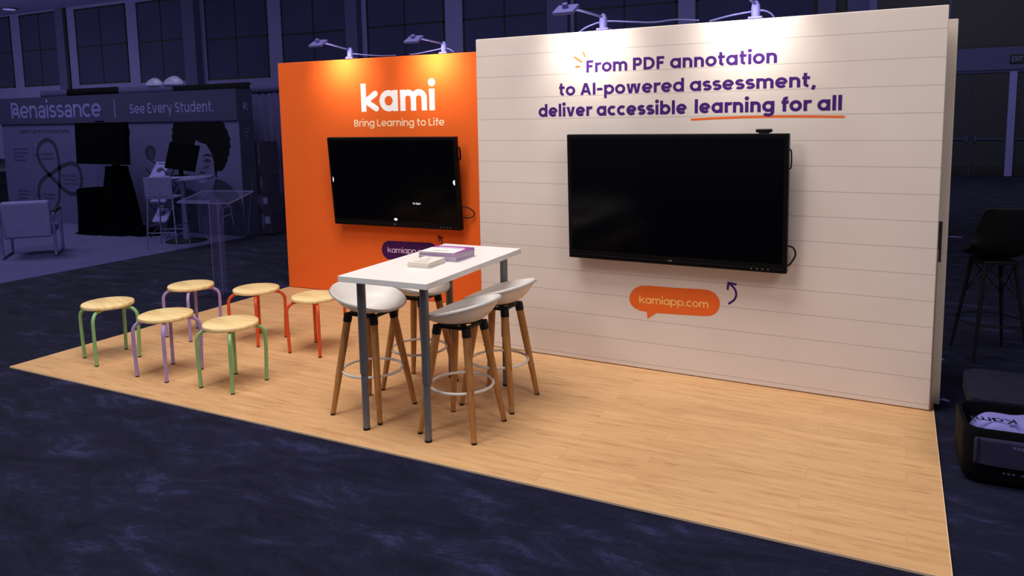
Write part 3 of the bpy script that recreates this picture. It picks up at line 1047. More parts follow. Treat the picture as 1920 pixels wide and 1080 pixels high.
# ------------------------------------------------------------------ white bar stools
def bar_stool(label, loc, rz):
    t = thing('bar_stool', label, 'stool', loc, rz, 'white shell bar stools around the bar table')
    rows = []
    nr, na = 14, 56
    for i in range(nr + 1):
        q = 0.02 + 0.98 * i / nr
        row = []
        for k in range(na):
            a = 2 * PI * k / na
            c, s = math.cos(a), math.sin(a)
            bx = 1 - .10 * max(0, c)
            back = (1 - c) / 2
            zr = .682 + .112 * back ** 1.1 - .012 * max(0, c) ** 4
            zb = .652
            z = zb + (zr - zb) * (q ** (3.6 + .8 * (1 - back)))
            ex = abs(c) ** .92 * (1 if c > 0 else -1)
            ey = abs(s) ** .92 * (1 if s > 0 else -1)
            row.append((ex * .215 * bx * (q * (1.0 + .10 * max(0, -c))), ey * .222 * q, z))
        rows.append(row)
    # rolled edge
    last = rows[-1]
    rows.append([(x * 1.012, y * 1.012, z - .006) for x, y, z in last])
    MB().grid(rows, True).build('seat', M['white_plastic'], t, solid=.012, offset=-1, ang=80)
    br = MB()
    for k in (0, 1):
        T = Matrix.Rotation(PI / 4 + k * PI / 2, 4, 'Z')
        br.box(-.14, -.016, .628, .14, .016, .642, T)
    for (x0, y0, x1, y1) in ((-.105, -.105, .105, -.085), (-.105, .085, .105, .105), (-.105, -.105, -.085, .105), (.085, -.105, .105, .105)):
        br.box(x0, y0, .625, x1, y1, .642)
    br.build('bracket', M['black_plastic'], t, smooth=False)
    for sx in (-1, 1):
        for sy in (-1, 1):
            a = Vector((sx * .096, sy * .096, .636))
            b = Vector((sx * .181, sy * .181, .006))
            lg = MB().tube([a.lerp(b, .06), a.lerp(b, .3), a.lerp(b, .6), b], [.0240, .0235, .021, .0155], 14).build('leg', M['beech'], t)
            MB().tube([a, a.lerp(b, .078)], .0268, 14).build('socket', M['black_plastic'], lg)
            MB().tube([b + Vector((0, 0, 0.006)), b - Vector((0, 0, .006))], .0160, 12).build('foot_cap', M['black_plastic'], lg)
    ring = [(.186 * math.cos(2 * PI * k / 48), .186 * math.sin(2 * PI * k / 48), .272) for k in range(48)]
    MB().tube(ring, .0085, 10, closed=True).build('foot_ring', M['white_metal'], t)
    return t


b1 = bar_stool('white shell bar stool at the near table corner, beside the low stools', (3.09, .466, Z0), 0)
dup(b1, 'white shell bar stool at the near table corner, away from the low stools', (3.749, .459, Z0), PI)
dup(b1, 'white shell bar stool at the far table corner, beside the white wall', (3.741, .939, Z0), PI)
dup(b1, 'white shell bar stool mostly hidden under the far end of the bar table', (3.112, .945, Z0), 0)

# ------------------------------------------------------------------ bar table
tb = thing('bar_table', 'white rectangular bar table on four grey adjustable legs', 'table', (3.449, .689, Z0), math.radians(1.2))
MB().box(-.300, -.592, .907, .300, .592, .941).build('tabletop', M['white_laminate'], tb, bevel=.002)
for sx in (-1, 1):
    for sy in (-1, 1):
        x, y = sx * .2155, sy * .492
        lg = MB().lathe([(.036, .907), (.036, .902), (.0255, .885), (.0255, .350), (.024, .343)][::-1], 20, x, y).build('leg', M['grey_metal'], tb)
        MB().lathe([(.0205, .012), (.0205, .345)], 20, x, y).build('leg_extension', M['grey_metal'], lg)
        MB().lathe([(.0215, .0), (.0215, .013)], 20, x, y).build('foot_cap', M['black_plastic'], lg)
ZT = Z0 + .9412


def booklet(name, label, x, y, z, rz, w, d, h, mc, group, cover=None):
    t = thing(name, label, name.replace('_', ' '), (x, y, z), rz, group)
    MB().box(-w / 2, -d / 2, 0, w / 2, d / 2, h - .0008).build('pages', M['paper_edge'] if mc != 'cream' else M['cream_paper'], t, bevel=.0006, smooth=False)
    cv = MB().box(-w / 2 - .001, -d / 2 - .001, h - .0008, w / 2 + .001, d / 2 + .001, h).build(
        'cover', M['magenta'] if mc == 'magenta' else M['cream_paper'], t, smooth=False)
    return t, cv


ords = ['lowest', 'second from the bottom', 'third from the bottom', 'fourth from the bottom', 'fifth from the bottom', 'topmost']
hm = .0092
for k in range(6):
    lab = ('magazine with magenta and white cover, topmost of the stack on the bar table' if k == 5 else
           'magazine %s in the magenta covered stack on the bar table' % ords[k])
    t, cv = booklet('magazine', lab, 3.452 + random.uniform(-.003, .003), .802 + random.uniform(-.003, .003), ZT + k * hm,
                    math.radians(2 + random.uniform(-1.5, 1.5)), .272, .232, hm, 'magenta', 'magazines on the bar table')
    if k == 5:
        MB().box(-.135, -.115, hm, .110, .045, hm + .0004).build('cover_panel', M['paper'], cv, smooth=False)
        MB().box(-.07, -.06, hm + .0004, .04, -.045, hm + .0007).build('cover_print', M['logo_grey'], cv, smooth=False)
        MB().box(-.10, .062, hm, .09, .078, hm + .0004).build('title_print', M['print_lilac'], cv, smooth=False)
hb = .0066
for k in range(5):
    lab = ('cream leaflet, topmost of the small stack at the front of the bar table' if k == 4 else
           'cream leaflet %s in the small stack on the bar table' % ords[k])
    t, cv = booklet('leaflet', lab, 3.462 + random.uniform(-.002, .002), .553 + random.uniform(-.002, .002), ZT + k * hb,
                    math.radians(3 + random.uniform(-2.5, 2.5)), .145, .200, hb, 'cream', 'leaflets on the bar table')
    if k == 4:
        for q in range(3):
            MB().box(-.05 + q * .012, -.07 + q * .05, hb, .05 - q * .02, -.055 + q * .05, hb + .0003).build('cover_print', M['logo_grey'], cv, smooth=False)

# ------------------------------------------------------------------ neighbouring booth: carpet and display wall
pc = MB().box(-16, .2, 0.001, -3.345, 6.6, .010).build('booth_carpet', M['pale_carpet'], smooth=False)
tag(pc, 'paler slate blue carpet under the neighbouring booth', 'carpet')

X0 = -6.5
rw = thing('display_wall', 'dark blue neighbouring booth wall with pale lettering and a printed curly haired portrait', 'display wall', (X0, 5.45, .0125))


def X(x):
    return x - X0


MB().box(X(-9.72), 0, 0, X(-3.33), .30, 1.86).build('graphic_panel', M['graphic'], rw, smooth=False)
hd = MB().box(X(-9.78), -.03, 1.86, X(-3.325), .30, 2.355).build('header', M['slate'], rw, smooth=False)
lettering('Ren@iss@nce', X(-9.30), X(-6.63), 1.968, .238, .19, M['letter_blue'], hd, y=-.0318, gap=.12)
MB().box(X(-6.262), -.034, 1.93, X(-6.240), -.031, 2.26).build('divider', M['letter_blue'], hd, smooth=False)
lettering('See Every Student.', X(-5.86), X(-3.83), 2.008, .130, .20, M['letter_blue'], hd, y=-.0318, serif=True, gap=.20)
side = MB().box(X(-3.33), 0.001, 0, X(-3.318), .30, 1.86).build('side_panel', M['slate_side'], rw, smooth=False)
rl = MB()
gs, _ = glyph('R', .22)
Tm = Matrix.Translation((X(-3.3165), .095, 2.02)) @ Matrix.Rotation(PI / 2, 4, 'Z')
tmp = MB()
for s in gs:
    ribbon(tmp, s, .22, 0, 1, 0, 0, .10, 0)
rl.add([Tm @ Vector(v) for v in tmp.v], tmp.f)
rl.build('emblem', M['letter_blue'], rw, smooth=False)
for k in range(3):
    MB().box(X(-3.3185), .08, 1.72 - k * .06, X(-3.3165), .22 - .03 * k, 1.74 - k * .06).build('small_print', M['graphic'], rw, smooth=False)
MB().add([(X(-3.3165), .03, .04), (X(-3.3165), .06, .04), (X(-3.3165), .20, .88), (X(-3.3165), .19, .90)], [(0, 1, 2, 3)]).build(
    'fold_line', M['graphic'], rw, smooth=False)  # pale sliver: the light line of a diagonal cloth fold, put into colour
# diagram on the left half
lettering('Support growth and equitable', X(-9.17), X(-7.62), 1.692, .052, .28, M['ink_print'], rw, serif=True, gap=.24)
loop = [(-8.188, .306), (-8.094, .46), (-8.04, .759), (-8.007, .997), (-8.008, 1.16), (-8.04, 1.351), (-8.115, 1.498), (-8.297, 1.572),
        (-8.501, 1.513), (-8.617, 1.393), (-8.637, 1.258), (-8.538, 1.094), (-8.343, .917), (-8.122, .772), (-7.969, .672), (-7.791, .588),
        (-7.629, .571), (-7.482, .627), (-7.398, .746), (-7.378, .892), (-7.426, 1.051), (-7.532, 1.122), (-7.693, 1.134), (-7.887, 1.088),
        (-8.062, 1.026), (-8.268, .933), (-8.448, .87), (-8.639, .745), (-8.712, .591), (-8.705, .469), (-8.648, .349), (-8.45, .20), (-8.29, .20)]
lp = smooth2([(X(a), b - .01) for a, b in loop], 5, True)
mark(lp + [lp[0]], .078, M['ink_print'], rw, 'loop_diagram', rnd=False)
for tx, x, z, w_, h_ in (('ACCURATE', -8.53, 1.270, .36, .042), ('ASSESSMENT', -8.56, 1.185, .44, .042), ('PERSONALIZED', -7.95, .875, .44, .04),
                         ('PRACTICE &', -7.91, .800, .38, .04), ('INSTRUCTION', -7.95, .725, .46, .04), ('ACTIONABLE', -8.60, .505, .41, .042), ('INSIGHTS', -8.54, .432, .32, .042)):
    plain_text(tx, X(x), z, w_, h_, M['ink_print'], rw, name='diagram_label')
for (x, z, w_) in ((-9.389, 1.370, .48), (-9.389, 1.297, .46), (-9.395, 1.225, .34), (-9.405, 1.155, .40), (-9.362, .560, .39), (-9.37, .488, .37), (-9.38, .416, .28)):
    mb = MB()
    xx = x
    while xx < x + w_:
        l = random.uniform(.05, .11)
        mb.box(X(xx), -.003, z, X(min(xx + l, x + w_)), -.001, z + .028)
        xx += l + .018
    mb.build('small_print', M['slate'], rw, smooth=False)
for a, b in (((-8.772, 1.44), (-8.782, 1.11)), ((-8.771, 1.27), (-8.56, 1.265)), ((-8.849, .67), (-8.863, .41)), ((-8.851, .49), (-8.63, .493)), ((-7.50, .85), (-7.27, .848))):
    mark([(X(a[0]), a[1]), (X(b[0]), b[1])], .010, M['ink_print'], rw, 'rule_line', rnd=False)
# printed portrait on the right half
hair = [(-4.807, 1.84), (-4.845, 1.79), (-4.83, 1.765), (-4.875, 1.735), (-4.85, 1.68), (-4.885, 1.62), (-4.87, 1.56), (-4.915, 1.50), (-4.90, 1.42), (-4.99, 1.30), (-4.97, 1.17),
        (-4.692, 1.129), (-4.43, 1.303), (-4.315, 1.556), (-4.229, 1.514), (-4.083, 1.483), (-3.977, 1.348), (-3.932, 1.203), (-3.93, 1.057), (-3.91, .96), (-3.88, .94),
        (-3.885, 1.0), (-3.857, 1.058), (-3.80, 1.05), (-3.739, 1.07), (-3.72, 1.10), (-3.675, 1.13), (-3.67, 1.17), (-3.615, 1.22), (-3.62, 1.27), (-3.565, 1.33), (-3.575, 1.39), (-3.53, 1.45),
        (-3.548, 1.52), (-3.53, 1.58), (-3.57, 1.64), (-3.58, 1.70), (-3.63, 1.75), (-3.635, 1.80), (-3.68, 1.84)]
face = [(-4.315, 1.58), (-4.083, 1.50), (-3.96, 1.36), (-3.92, 1.203), (-3.934, 1.015), (-3.96, .95), (-4.037, .844), (-4.179, .756), (-4.358, .772), (-4.532, .875), (-4.64, 1.023),
        (-4.683, 1.215), (-4.62, 1.45)]
neck = [(-4.40, .80), (-3.95, .92), (-3.88, .78), (-4.05, .55), (-4.35, .55), (-4.50, .72)]
jacket = [(-3.92, .92), (-3.80, .91), (-3.698, .874), (-3.60, .82), (-3.508, .754), (-3.42, .69), (-3.377, .613), (-3.345, .50), (-3.335, .30), (-3.335, .01), (-5.18, .01), (-5.12, .20),
          (-5.054, .336), (-4.98, .48), (-4.9, .605), (-4.793, .739), (-4.60, .75), (-4.40, .70), (-4.22, .55), (-4.02, .70)]
shirt = [(-4.36, .72), (-4.20, .60), (-4.03, .74), (-3.90, .56), (-3.82, .47), (-3.90, .25), (-3.949, .01), (-4.372, .01), (-4.40, .45)]
hp = None
pt = MB().prism([(X(a), b) for a, b in face], -.003, -.001).build('portrait_print', M['face_print'], rw, smooth=False)
MB().prism([(X(a), b) for a, b in neck], -.004, -.0031).build('neck', M['face_print'], pt, smooth=False)
MB().prism([(X(a), b) for a, b in jacket], -.0052, -.0041).build('jacket', M['jacket_print'], pt, smooth=False)
MB().prism([(X(a), b) for a, b in shirt], -.0064, -.0053).build('shirt', M['shirt_print'], pt, smooth=False)
MB().prism([(X(a), b) for a, b in hair], -.0045, -.0031).build('hair', M['hair_print'], pt, smooth=False)
for nm, pts, mm in (('eye', [(-4.185, 1.205), (-4.14, 1.238), (-4.085, 1.247), (-4.03, 1.237), (-3.985, 1.207), (-4.04, 1.187), (-4.10, 1.184)], 'ink_print'),
                    ('eyebrow', [(-4.19, 1.27), (-4.13, 1.315), (-4.068, 1.328), (-4.0, 1.312), (-3.955, 1.268), (-4.01, 1.288), (-4.07, 1.298), (-4.13, 1.292)], 'hair_print'),
                    ('nose', [(-4.285, 1.012), (-4.25, 1.042), (-4.20, 1.028), (-4.15, 1.035), (-4.15, 1.01), (-4.21, .995)], 'ink_print'),
                    ('cheek_line', [(-4.20, 1.09), (-4.08, 1.135), (-4.02, 1.15), (-4.07, 1.105), (-4.17, 1.075)], 'slate'),
                    ('mouth', [(-4.36, .90), (-4.29, .912), (-4.22, .905), (-4.09, .918), (-4.13, .875), (-4.20, .845), (-4.29, .850)], 'letter_blue'),
                    ('lip', [(-4.37, .905), (-4.29, .928), (-4.22, .920), (-4.08, .928), (-4.09, .915), (-4.22, .905), (-4.29, .910)], 'ink_print')):
    MB().prism([(X(a), b) for a, b in pts], -.0042, -.0031).build(nm, M[mm], pt, smooth=False)
for k, (a, b, c, d) in enumerate(((-3.78, .45, -3.62, .50), (-3.80, .30, -3.60, .36), (-3.62, .50, -3.56, .18), (-3.78, .44, -3.80, .18))):
    mark([(X(a), b), (X(c), d)], .014, M['letter_blue'], pt, 'jacket_seam', y=-.0066, rnd=False)
sh = smooth2([(X(a), b) for a, b in [(-5.578, 1.36), (-5.52, 1.437), (-5.435, 1.466), (-5.342, 1.427), (-5.319, 1.34), (-5.379, 1.23), (-5.543, 1.228)]], 5)
sp = MB().prism(sh, -.003, -.001).build('portrait_print', M['ink_print'], rw, smooth=False)
MB().prism(smooth2([(X(-5.50), 1.34), (X(-5.44), 1.395), (X(-5.37), 1.35), (X(-5.40), 1.24), (X(-5.47), 1.24)], 5), -.0042, -.0031).build('face', M['slate'], sp, smooth=False)


# ------------------------------------------------------------------ pipe and drape behind
def drape(label, x0, x1, y, ztop, m, valance=True):
    t = thing('drape', label, 'curtain', ((x0 + x1) / 2, y, .0))
    hw = (x1 - x0) / 2
    n = int((x1 - x0) / .028)
    rows = []
    for z, amp in ((.03, .030), (.9, .026), (1.9, .020), (ztop - .10, .014), (ztop, .010)):
        rows.append([(-hw + 2 * hw * k / n, amp * math.sin(k * 1.25 + .6 * math.sin(k * .37)) + .01 * math.sin(k * .21), z) for k in range(n + 1)])
    MB().grid(rows).build('cloth', m, t, solid=.004)
    rows = [[(-hw + 2 * hw * k / n, -.026 + .006 * math.sin(k * 1.9), z) for k in range(n + 1)] for z in (ztop - .13, ztop + .012)]
    MB().grid(rows).build('rod_pocket', m, t, solid=.004)
    return t


drape('dusk blue drape strip above the start of the dark header lettering', -9.82, -8.96, 6.34, 2.535, M['drape_pale'])
drape('shorter black drape strip above the end of the first header word', -8.95, -7.38, 6.34, 2.545, M['drape_dark'])
drape('dusk blue drape strip above the middle of the dark header', -7.37, -5.86, 6.34, 2.53, M['drape_pale'])
drape('longer black drape strip above the serif words of the dark header', -5.85, -3.96, 6.34, 2.51, M['drape_dark'])
drape('full height dusk blue drape between neighbouring booth and orange wall', -3.95, -2.2, 6.34, 2.47, M['drape_pale'])
for (lx, lz, r, lab) in ((-6.38, 2.549, .16, 'smaller lump of clear plastic film on top of the drape rail'), (-5.86, 2.549, .18, 'larger lump of clear plastic film on top of the drape rail')):
    mb = MB()
    rows = []
    for i in range(7):
        e = PI / 2 * i / 6
        rows.append([((r * math.cos(e) * (1 + .1 * math.sin(5 * a + i)) + .004) * math.cos(a) * 1.3, .5 * r * math.cos(e) * math.sin(a), r * math.sin(e) * .8 * (1 + .06 * math.sin(3 * a)))
                     for a in [2 * PI * k / 24 for k in range(24)]])
    mb.grid(rows, True)
    o = mb.build('plastic_wrap', M['plastic_film'])
    o.location = (lx, 6.34, lz)
    tag(o, lab, 'plastic wrap')

# ------------------------------------------------------------------ neighbouring booth furniture
ZC = .0125
# white armchair with flat bar loop legs, seen from behind
ac = thing('armchair', 'pale blue armchair with chrome loop arms, seen from behind on paler carpet', 'chair', (-4.98, 3.12, ZC), math.radians(50))
T = Matrix.Translation((0, -.27, .30)) @ Matrix.Rotation(math.radians(9), 4, 'X')
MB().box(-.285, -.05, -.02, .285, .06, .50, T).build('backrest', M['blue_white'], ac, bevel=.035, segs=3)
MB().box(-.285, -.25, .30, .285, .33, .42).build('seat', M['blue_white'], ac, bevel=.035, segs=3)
for s in (-1, 1):
    x = s * .315
    pth = smoothpath([(x, -.30, .06), (x, -.30, .54), (x, -.27, .60), (x, .25, .62), (x, .30, .56), (x, .30, .06), (x, .26, .026), (x, -.26, .026)], 3, True)
    fr = MB().tube(pth, .018, 8, closed=True, flat=1.0).build('loop_frame', M['blue_chrome'], ac)
    MB().box(x - .028, -.22, .622, x + .028, .22, .648).build('armrest', M['black_plastic'], fr, bevel=.006)
MB().tube([(-.315, -.12, .31), (.315, -.12, .31)], .014, 8).build('crossbar', M['blue_chrome'], ac)

# television on a black draped stand
ds = thing('draped_stand', 'tall display stand and box wrapped in black cloth under the far television', 'stand', (-5.70, 4.98, ZC))
rows = []
for z, rx, ry in ((.0, .48, .32), (.04, .41, .29), (.3, .35, .26), (.7, .27, .22), (1.05, .21, .16), (1.13, .20, .15)):
    row = []
    for k in range(64):
        a = 2 * PI * k / 64
        f = 1 + .06 * math.sin(7 * a + z * 2) + .03 * math.sin(13 * a) + (.05 * math.sin(5 * a) if z < .05 else 0)
        row.append((rx * f * math.cos(a) + .05 * (1.1 - z) * .2, ry * f * math.sin(a), z))
    rows.append(row)
rows.append([(0, 0, 1.14)] * 64)
MB().grid(rows, True).build('cloth', M['velvet'], ds)
MB().box(-.05, -.04, 1.10, .05, .04, 1.28).build('post', M['black_plastic'], ds, smooth=False)
tv = thing('television', 'dark television on a black draped stand in the neighbouring booth', 'television', (-5.745, 4.75, 1.19))
Tt = Matrix.Rotation(math.radians(-1.5), 4, 'X')
MB().box(-.65, 0, 0, .65, .06, .685, Tt).build('bezel', M['far_screen'], tv, bevel=.006)
MB().box(-.63, -.003, .03, .63, .001, .665, Tt).build('screen', M['far_screen'], tv, smooth=False)
MB().tube(smoothpath([(.645, .03, .59), (.69, .04, .575), (.69, .04, .47), (.645, .03, .455)], 4), .010, 8).build('handle', M['far_screen'], tv)
MB().box(-.08, -.02, .69, .10, .03, .712, Tt).build('camera_bar', M['far_screen'], tv, bevel=.004)
rows = []
for z, w_, in ((0, .34), (.03, .29), (.35, .272), (.70, .268), (.74, .262), (.765, .235), (.77, .0)):
    row = []
    for k in range(64):
        a = 2 * PI * k / 64
        c, s = math.cos(a), math.sin(a)
        e = max(abs(c), abs(s))
        rr = w_ * (.35 + .65 / e) * (1 + (.015 * math.sin(9 * a + 2 * z)))
        row.append((rr * c, rr * s * .8, z))
    rows.append(row)
MB().grid(rows, True).build('draped_box', M['velvet'], ds).location = (-.43, -.10, 0)
ch = []
for z, q in ((0, 1.0), (.05, .96), (.10, .72), (.125, .35), (.13, .02)):
    ch.append([(.34 * q * math.cos(a) * (1 + .12 * math.sin(4 * a + 1)), .20 * q * math.sin(a) * (1 + .1 * math.sin(5 * a)), z * (1 + .2 * math.sin(3 * a)))
               for a in [2 * PI * k / 40 for k in range(40)]])
o = MB().grid(ch, True).build('trailing_cloth', M['velvet'], ds)
o.location = (.52, .02, 0)

# round bar table of the neighbour
rt = thing('round_table', 'round pale bar table on a single column with dark disc base', 'table', (-3.90, 4.80, ZC))
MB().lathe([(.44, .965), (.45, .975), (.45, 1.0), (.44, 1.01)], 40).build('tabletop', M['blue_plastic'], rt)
MB().lathe([(.04, .02), (.04, .966)], 20).build('column', M['blue_chrome'], rt)
MB().lathe([(.30, 0), (.30, .012), (.10, .03), (.04, .035)], 36).build('base', M['ink'], rt)
zt = ZC + 1.011
mo = thing('monitor', 'black desktop monitor leaning on the round pale bar table', 'monitor', (-4.03, 4.86, zt), math.radians(16))
Tm = Matrix.Translation((0, 0, .095)) @ Matrix.Rotation(math.radians(-14), 4, 'X') @ Matrix.Rotation(math.radians(7), 4, 'Y')
MB().box(-.265, 0, 0, .265, .025, .42, Tm).build('bezel', M['far_screen'], mo, bevel=.004)
MB().box(-.252, -.002, .02, .252, .001, .405, Tm).build('screen', M['far_screen'], mo, smooth=False)
MB().box(-.12, -.09, 0, .12, .10, .012).build('foot', M['far_screen'], mo, bevel=.003)
MB().box(-.03, .03, .01, .03, .06, .30).build('neck', M['far_screen'], mo, smooth=False)
for (px, py, rz, lab) in ((-4.02, 4.52, 20, 'loose sheet of paper on the round pale table, by the brochure rack'),
                          (-3.66, 4.55, -15, 'loose sheet of paper at the free edge of the round pale table')):
    o = MB().box(-.11, -.15, 0, .11, .15, .004).build('paper_sheet', M['blue_paper'], smooth=False)
    o.location = (px, py, zt)
    o.rotation_euler = (0, 0, math.radians(rz))
    tag(o, lab, 'paper')

# folding brochure rack: zigzag frame with three tilted trays
br = thing('brochure_rack', 'folding wire brochure rack with zigzag sides beside the round table', 'rack', (-4.52, 4.92, ZC), math.radians(8))
for s in (-1, 1):
    x = s * .16
    zz = [(x, .16, .012), (x, -.14, .28), (x, .14, .56), (x, -.14, .84), (x, .14, 1.12), (x, -.05, 1.26)]
    MB().tube(zz, .009, 8).build('side_bar', M['ink_print'], br)
    zz = [(x, -.16, .012), (x, .14, .28), (x, -.14, .56), (x, .14, .84), (x, -.14, 1.12)]
    MB().tube(zz, .009, 8).build('side_bar', M['ink_print'], br)
for k, z in enumerate((.40, .72, 1.10)):
    T = Matrix.Translation((0, -.02, z)) @ Matrix.Rotation(math.radians(52), 4, 'X')
    MB().box(-.155, -.17, -.012, .155, .15, -.004, T).build('tray', M['blue_mesh'], br, smooth=False)
    wz = Matrix.Translation((-4.52, 4.92, ZC)) @ Matrix.Rotation(math.radians(8), 4, 'Z') @ T
    pos = ('on the lowest tray', 'on the middle tray', 'on the top tray')[k]
    b = thing('brochure', 'pale brochure %s of the folding wire rack' % pos, 'brochure', (0, 0, 0), 0, 'brochures on the wire rack')
    b.matrix_world = wz
    MB().box(-.14, -.155, -.003, .14, .145, .004).build('cover', M['blue_paper'], b, smooth=False)
    MB().box(-.10, .10, .004, .12, .118, .005).build('title_print', M['ink_print'], b, smooth=False)
    MB().lathe([(.05, .0041), (.05, .005)], 20, 0, -.01, 1.2, 1).build('picture_print', M['slate'], b, smooth=False)

# bar height chair with woven back
hc = thing('bar_chair', 'tall pale mesh backed bar chair on thin metal legs by the round table', 'chair', (-3.66, 4.30, ZC), math.radians(27))
MB().box(-.20, -.20, .735, .20, .20, .765).build('seat', M['blue_mesh'], hc, bevel=.008)
Tb = Matrix.Translation((0, -.20, .76)) @ Matrix.Rotation(math.radians(6), 4, 'X')
MB().box(-.20, -.012, .01, .20, .008, .30, Tb).build('backrest', M['blue_mesh'], hc, bevel=.006)
for sx in (-1, 1):
    for sy in (-1, 1):
        MB().tube([(sx * .18, sy * .18, .74), (sx * .215, sy * .215, .004)], .011, 8).build('leg', M['blue_chrome'], hc)
for (a, b, z) in (((-.205, -.205), (.205, -.205), .24), ((-.205, .205), (.205, .205), .24), ((-.205, -.205), (-.205, .205), .33), ((.205, -.205), (.205, .205), .33)):
    MB().tube([(a[0], a[1], z), (b[0], b[1], z)], .009, 8).build('footrest', M['blue_chrome'], hc)

# acrylic lectern
le = thing('lectern', 'clear acrylic lectern standing on navy carpet behind the lilac stools', 'lectern', (-.43, 2.39, 0), math.radians(10))
T = Matrix.Translation((0, .02, 1.048)) @ Matrix.Rotation(math.radians(12), 4, 'X')
shf = MB().box(-.34, -.20, 0, .30, .22, .010, T).build('reading_shelf', M['acrylic'], le, smooth=False)
for (a, b, c, d) in ((-.342, -.203, .302, -.199), (-.342, .219, .302, .223), (.299, -.2, .303, .22), (-.343, -.2, -.339, .22)):
    MB().box(a, b, -.001, c, d, .011, T).build('polished_edge', M['acrylic_edge'], shf, smooth=False)
MB().box(-.32, -.20, .011, .06, -.193, .030, T).build('shelf_lip', M['acrylic_edge'], le, smooth=False)
cm = MB()
cm.box(-.055, -.04, .012, -.047, .04, 1.036).box(.047, -.04, .012, .055, .04, 1.036).box(-.047, .032, .012, .047, .04, 1.036)
co = cm.build('column', M['acrylic'], le, smooth=False)
for x in (-.056, .050):
    MB().box(x, -.0425, .012, x + .007, -.0402, 1.036).build('polished_edge', M['acrylic_edge'], co, smooth=False)
MB().box(-.20, -.16, 0, .20, .16, .012).build('base', M['acrylic'], le, smooth=False)

# stacked cartons by the drape
cart = [(-3.30, 5.98, 0, .33, .34, .34, 4, 'lowest carton of the dark stack beside the neighbouring booth wall', True),
        (-3.31, 5.99, .34, .33, .33, .31, -3, 'second carton up in the dark stack, with two pale labels', True),
        (-3.34, 6.00, .65, .23, .28, .30, 3, 'small third carton up in the dark stack by the drape', False),
        (-3.35, 6.00, .95, .25, .30, .56, -2, 'tall topmost carton of the dark stack by the drape', False)]
for (x, y, z, w_, d_, h_, rz, lab, lb) in cart:
    c = thing('carton', lab, 'box', (x, y, z + ZC), math.radians(rz), 'cartons stacked by the drape')
    MB().box(-w_ / 2, -d_ / 2, 0, w_ / 2, d_ / 2, h_ - .002).build('body', M['box_blue'], c, bevel=.004)
    MB().box(-.025, -d_ / 2 - .002, h_ * .3, .025, -d_ / 2 - .0005, h_ - .004).build('tape', M['tape_blue'], c, smooth=False)
    if lb:
        MB().box(.04, -d_ / 2 - .002, h_ * .5, .14, -d_ / 2 - .0005, h_ * .85).build('shipping_label', M['blue_plastic'], c, smooth=False)
        if z > .2:
            MB().box(-.155, -d_ / 2 - .002, h_ * .45, -.05, -d_ / 2 - .0005, h_ * .92).build('shipping_label', M['blue_plastic'], c, smooth=False)

# ------------------------------------------------------------------ right: black shell chair and open suitcase
bk = thing('bar_chair', 'black moulded shell bar chair standing alone behind the open suitcase', 'chair', (6.67, 3.30, 0), math.radians(20))
rows = []
# profile from seat front edge to top of back (local y forward)
prof = [(.235, .785), (.20, .772), (.10, .752), (-.02, .742), (-.12, .752), (-.175, .800), (-.205, .90), (-.232, 1.02), (-.25, 1.125), (-.253, 1.145)]
widths = [.150, .195, .225, .235, .235, .232, .225, .215, .195, .165]
lift = [.006, .016, .035, .055, .075, .085, .060, .035, .015, .005]
for (py, pz), w_, lf in zip(prof, widths, lift):
    row = []
    for k in range(17):
        u = -1 + 2 * k / 16
        up = abs(u) ** 2.4
        fwd = up * (lf * .9 if pz > .8 else 0)
        row.append((w_ * u, py + fwd * 1.3, pz + (lf * up if pz < .85 else 0)))
    rows.append(row)
MB().grid(rows).build('shell', M['black_plastic'], bk, solid=.010, sub=1, ang=80)
MB().box(-.12, -.12, .705, .12, .12, .735).build('seat_mount', M['black_plastic'], bk, bevel=.004)
ft = {}
for sx in (-1, 1):
    for sy in (-1, 1):
        a = Vector((sx * .105, sy * .105, .715))
        b = Vector((sx * .187, sy * .187, 0))
        ft[(sx, sy)] = (a, b)
        MB().tube([a, a.lerp(b, .5), b], [.016, .014, .009], 10).build('leg', M['ink'], bk)
for (p, q) in (((-1, -1), (1, -1)), ((1, -1), (1, 1)), ((1, 1), (-1, 1)), ((-1, 1), (-1, -1))):
    mb = MB()
    mb.tube([ft[p][0], ft[q][0].lerp(ft[q][1], .38)], .004, 6)
    mb.tube([ft[q][0], ft[p][0].lerp(ft[p][1], .38)], .004, 6)
    mb.build('wire_brace', M['ink'], bk)
ring = [(.225 * math.cos(2 * PI * k / 40), .225 * math.sin(2 * PI * k / 40), .27) for k in range(40)]
MB().tube(ring, .006, 8, closed=True).build('foot_ring', M['ink'], bk)

su = thing('suitcase', 'open black suitcase with pale clothes, on navy carpet beside the flooring', 'suitcase', (6.345, .93, 0), math.radians(2))


def rrect(x0, y0, x1, y1, r, n=5):
    pts = []
    for (cx, cy, a0) in ((x1 - r, y0 + r, -90), (x1 - r, y1 - r, 0), (x0 + r, y1 - r, 90), (x0 + r, y0 + r, 180)):
        pts += [(cx + r * math.cos(math.radians(a0 + 90 * i / n)), cy + r * math.sin(math.radians(a0 + 90 * i / n))) for i in range(n + 1)]
    return pts


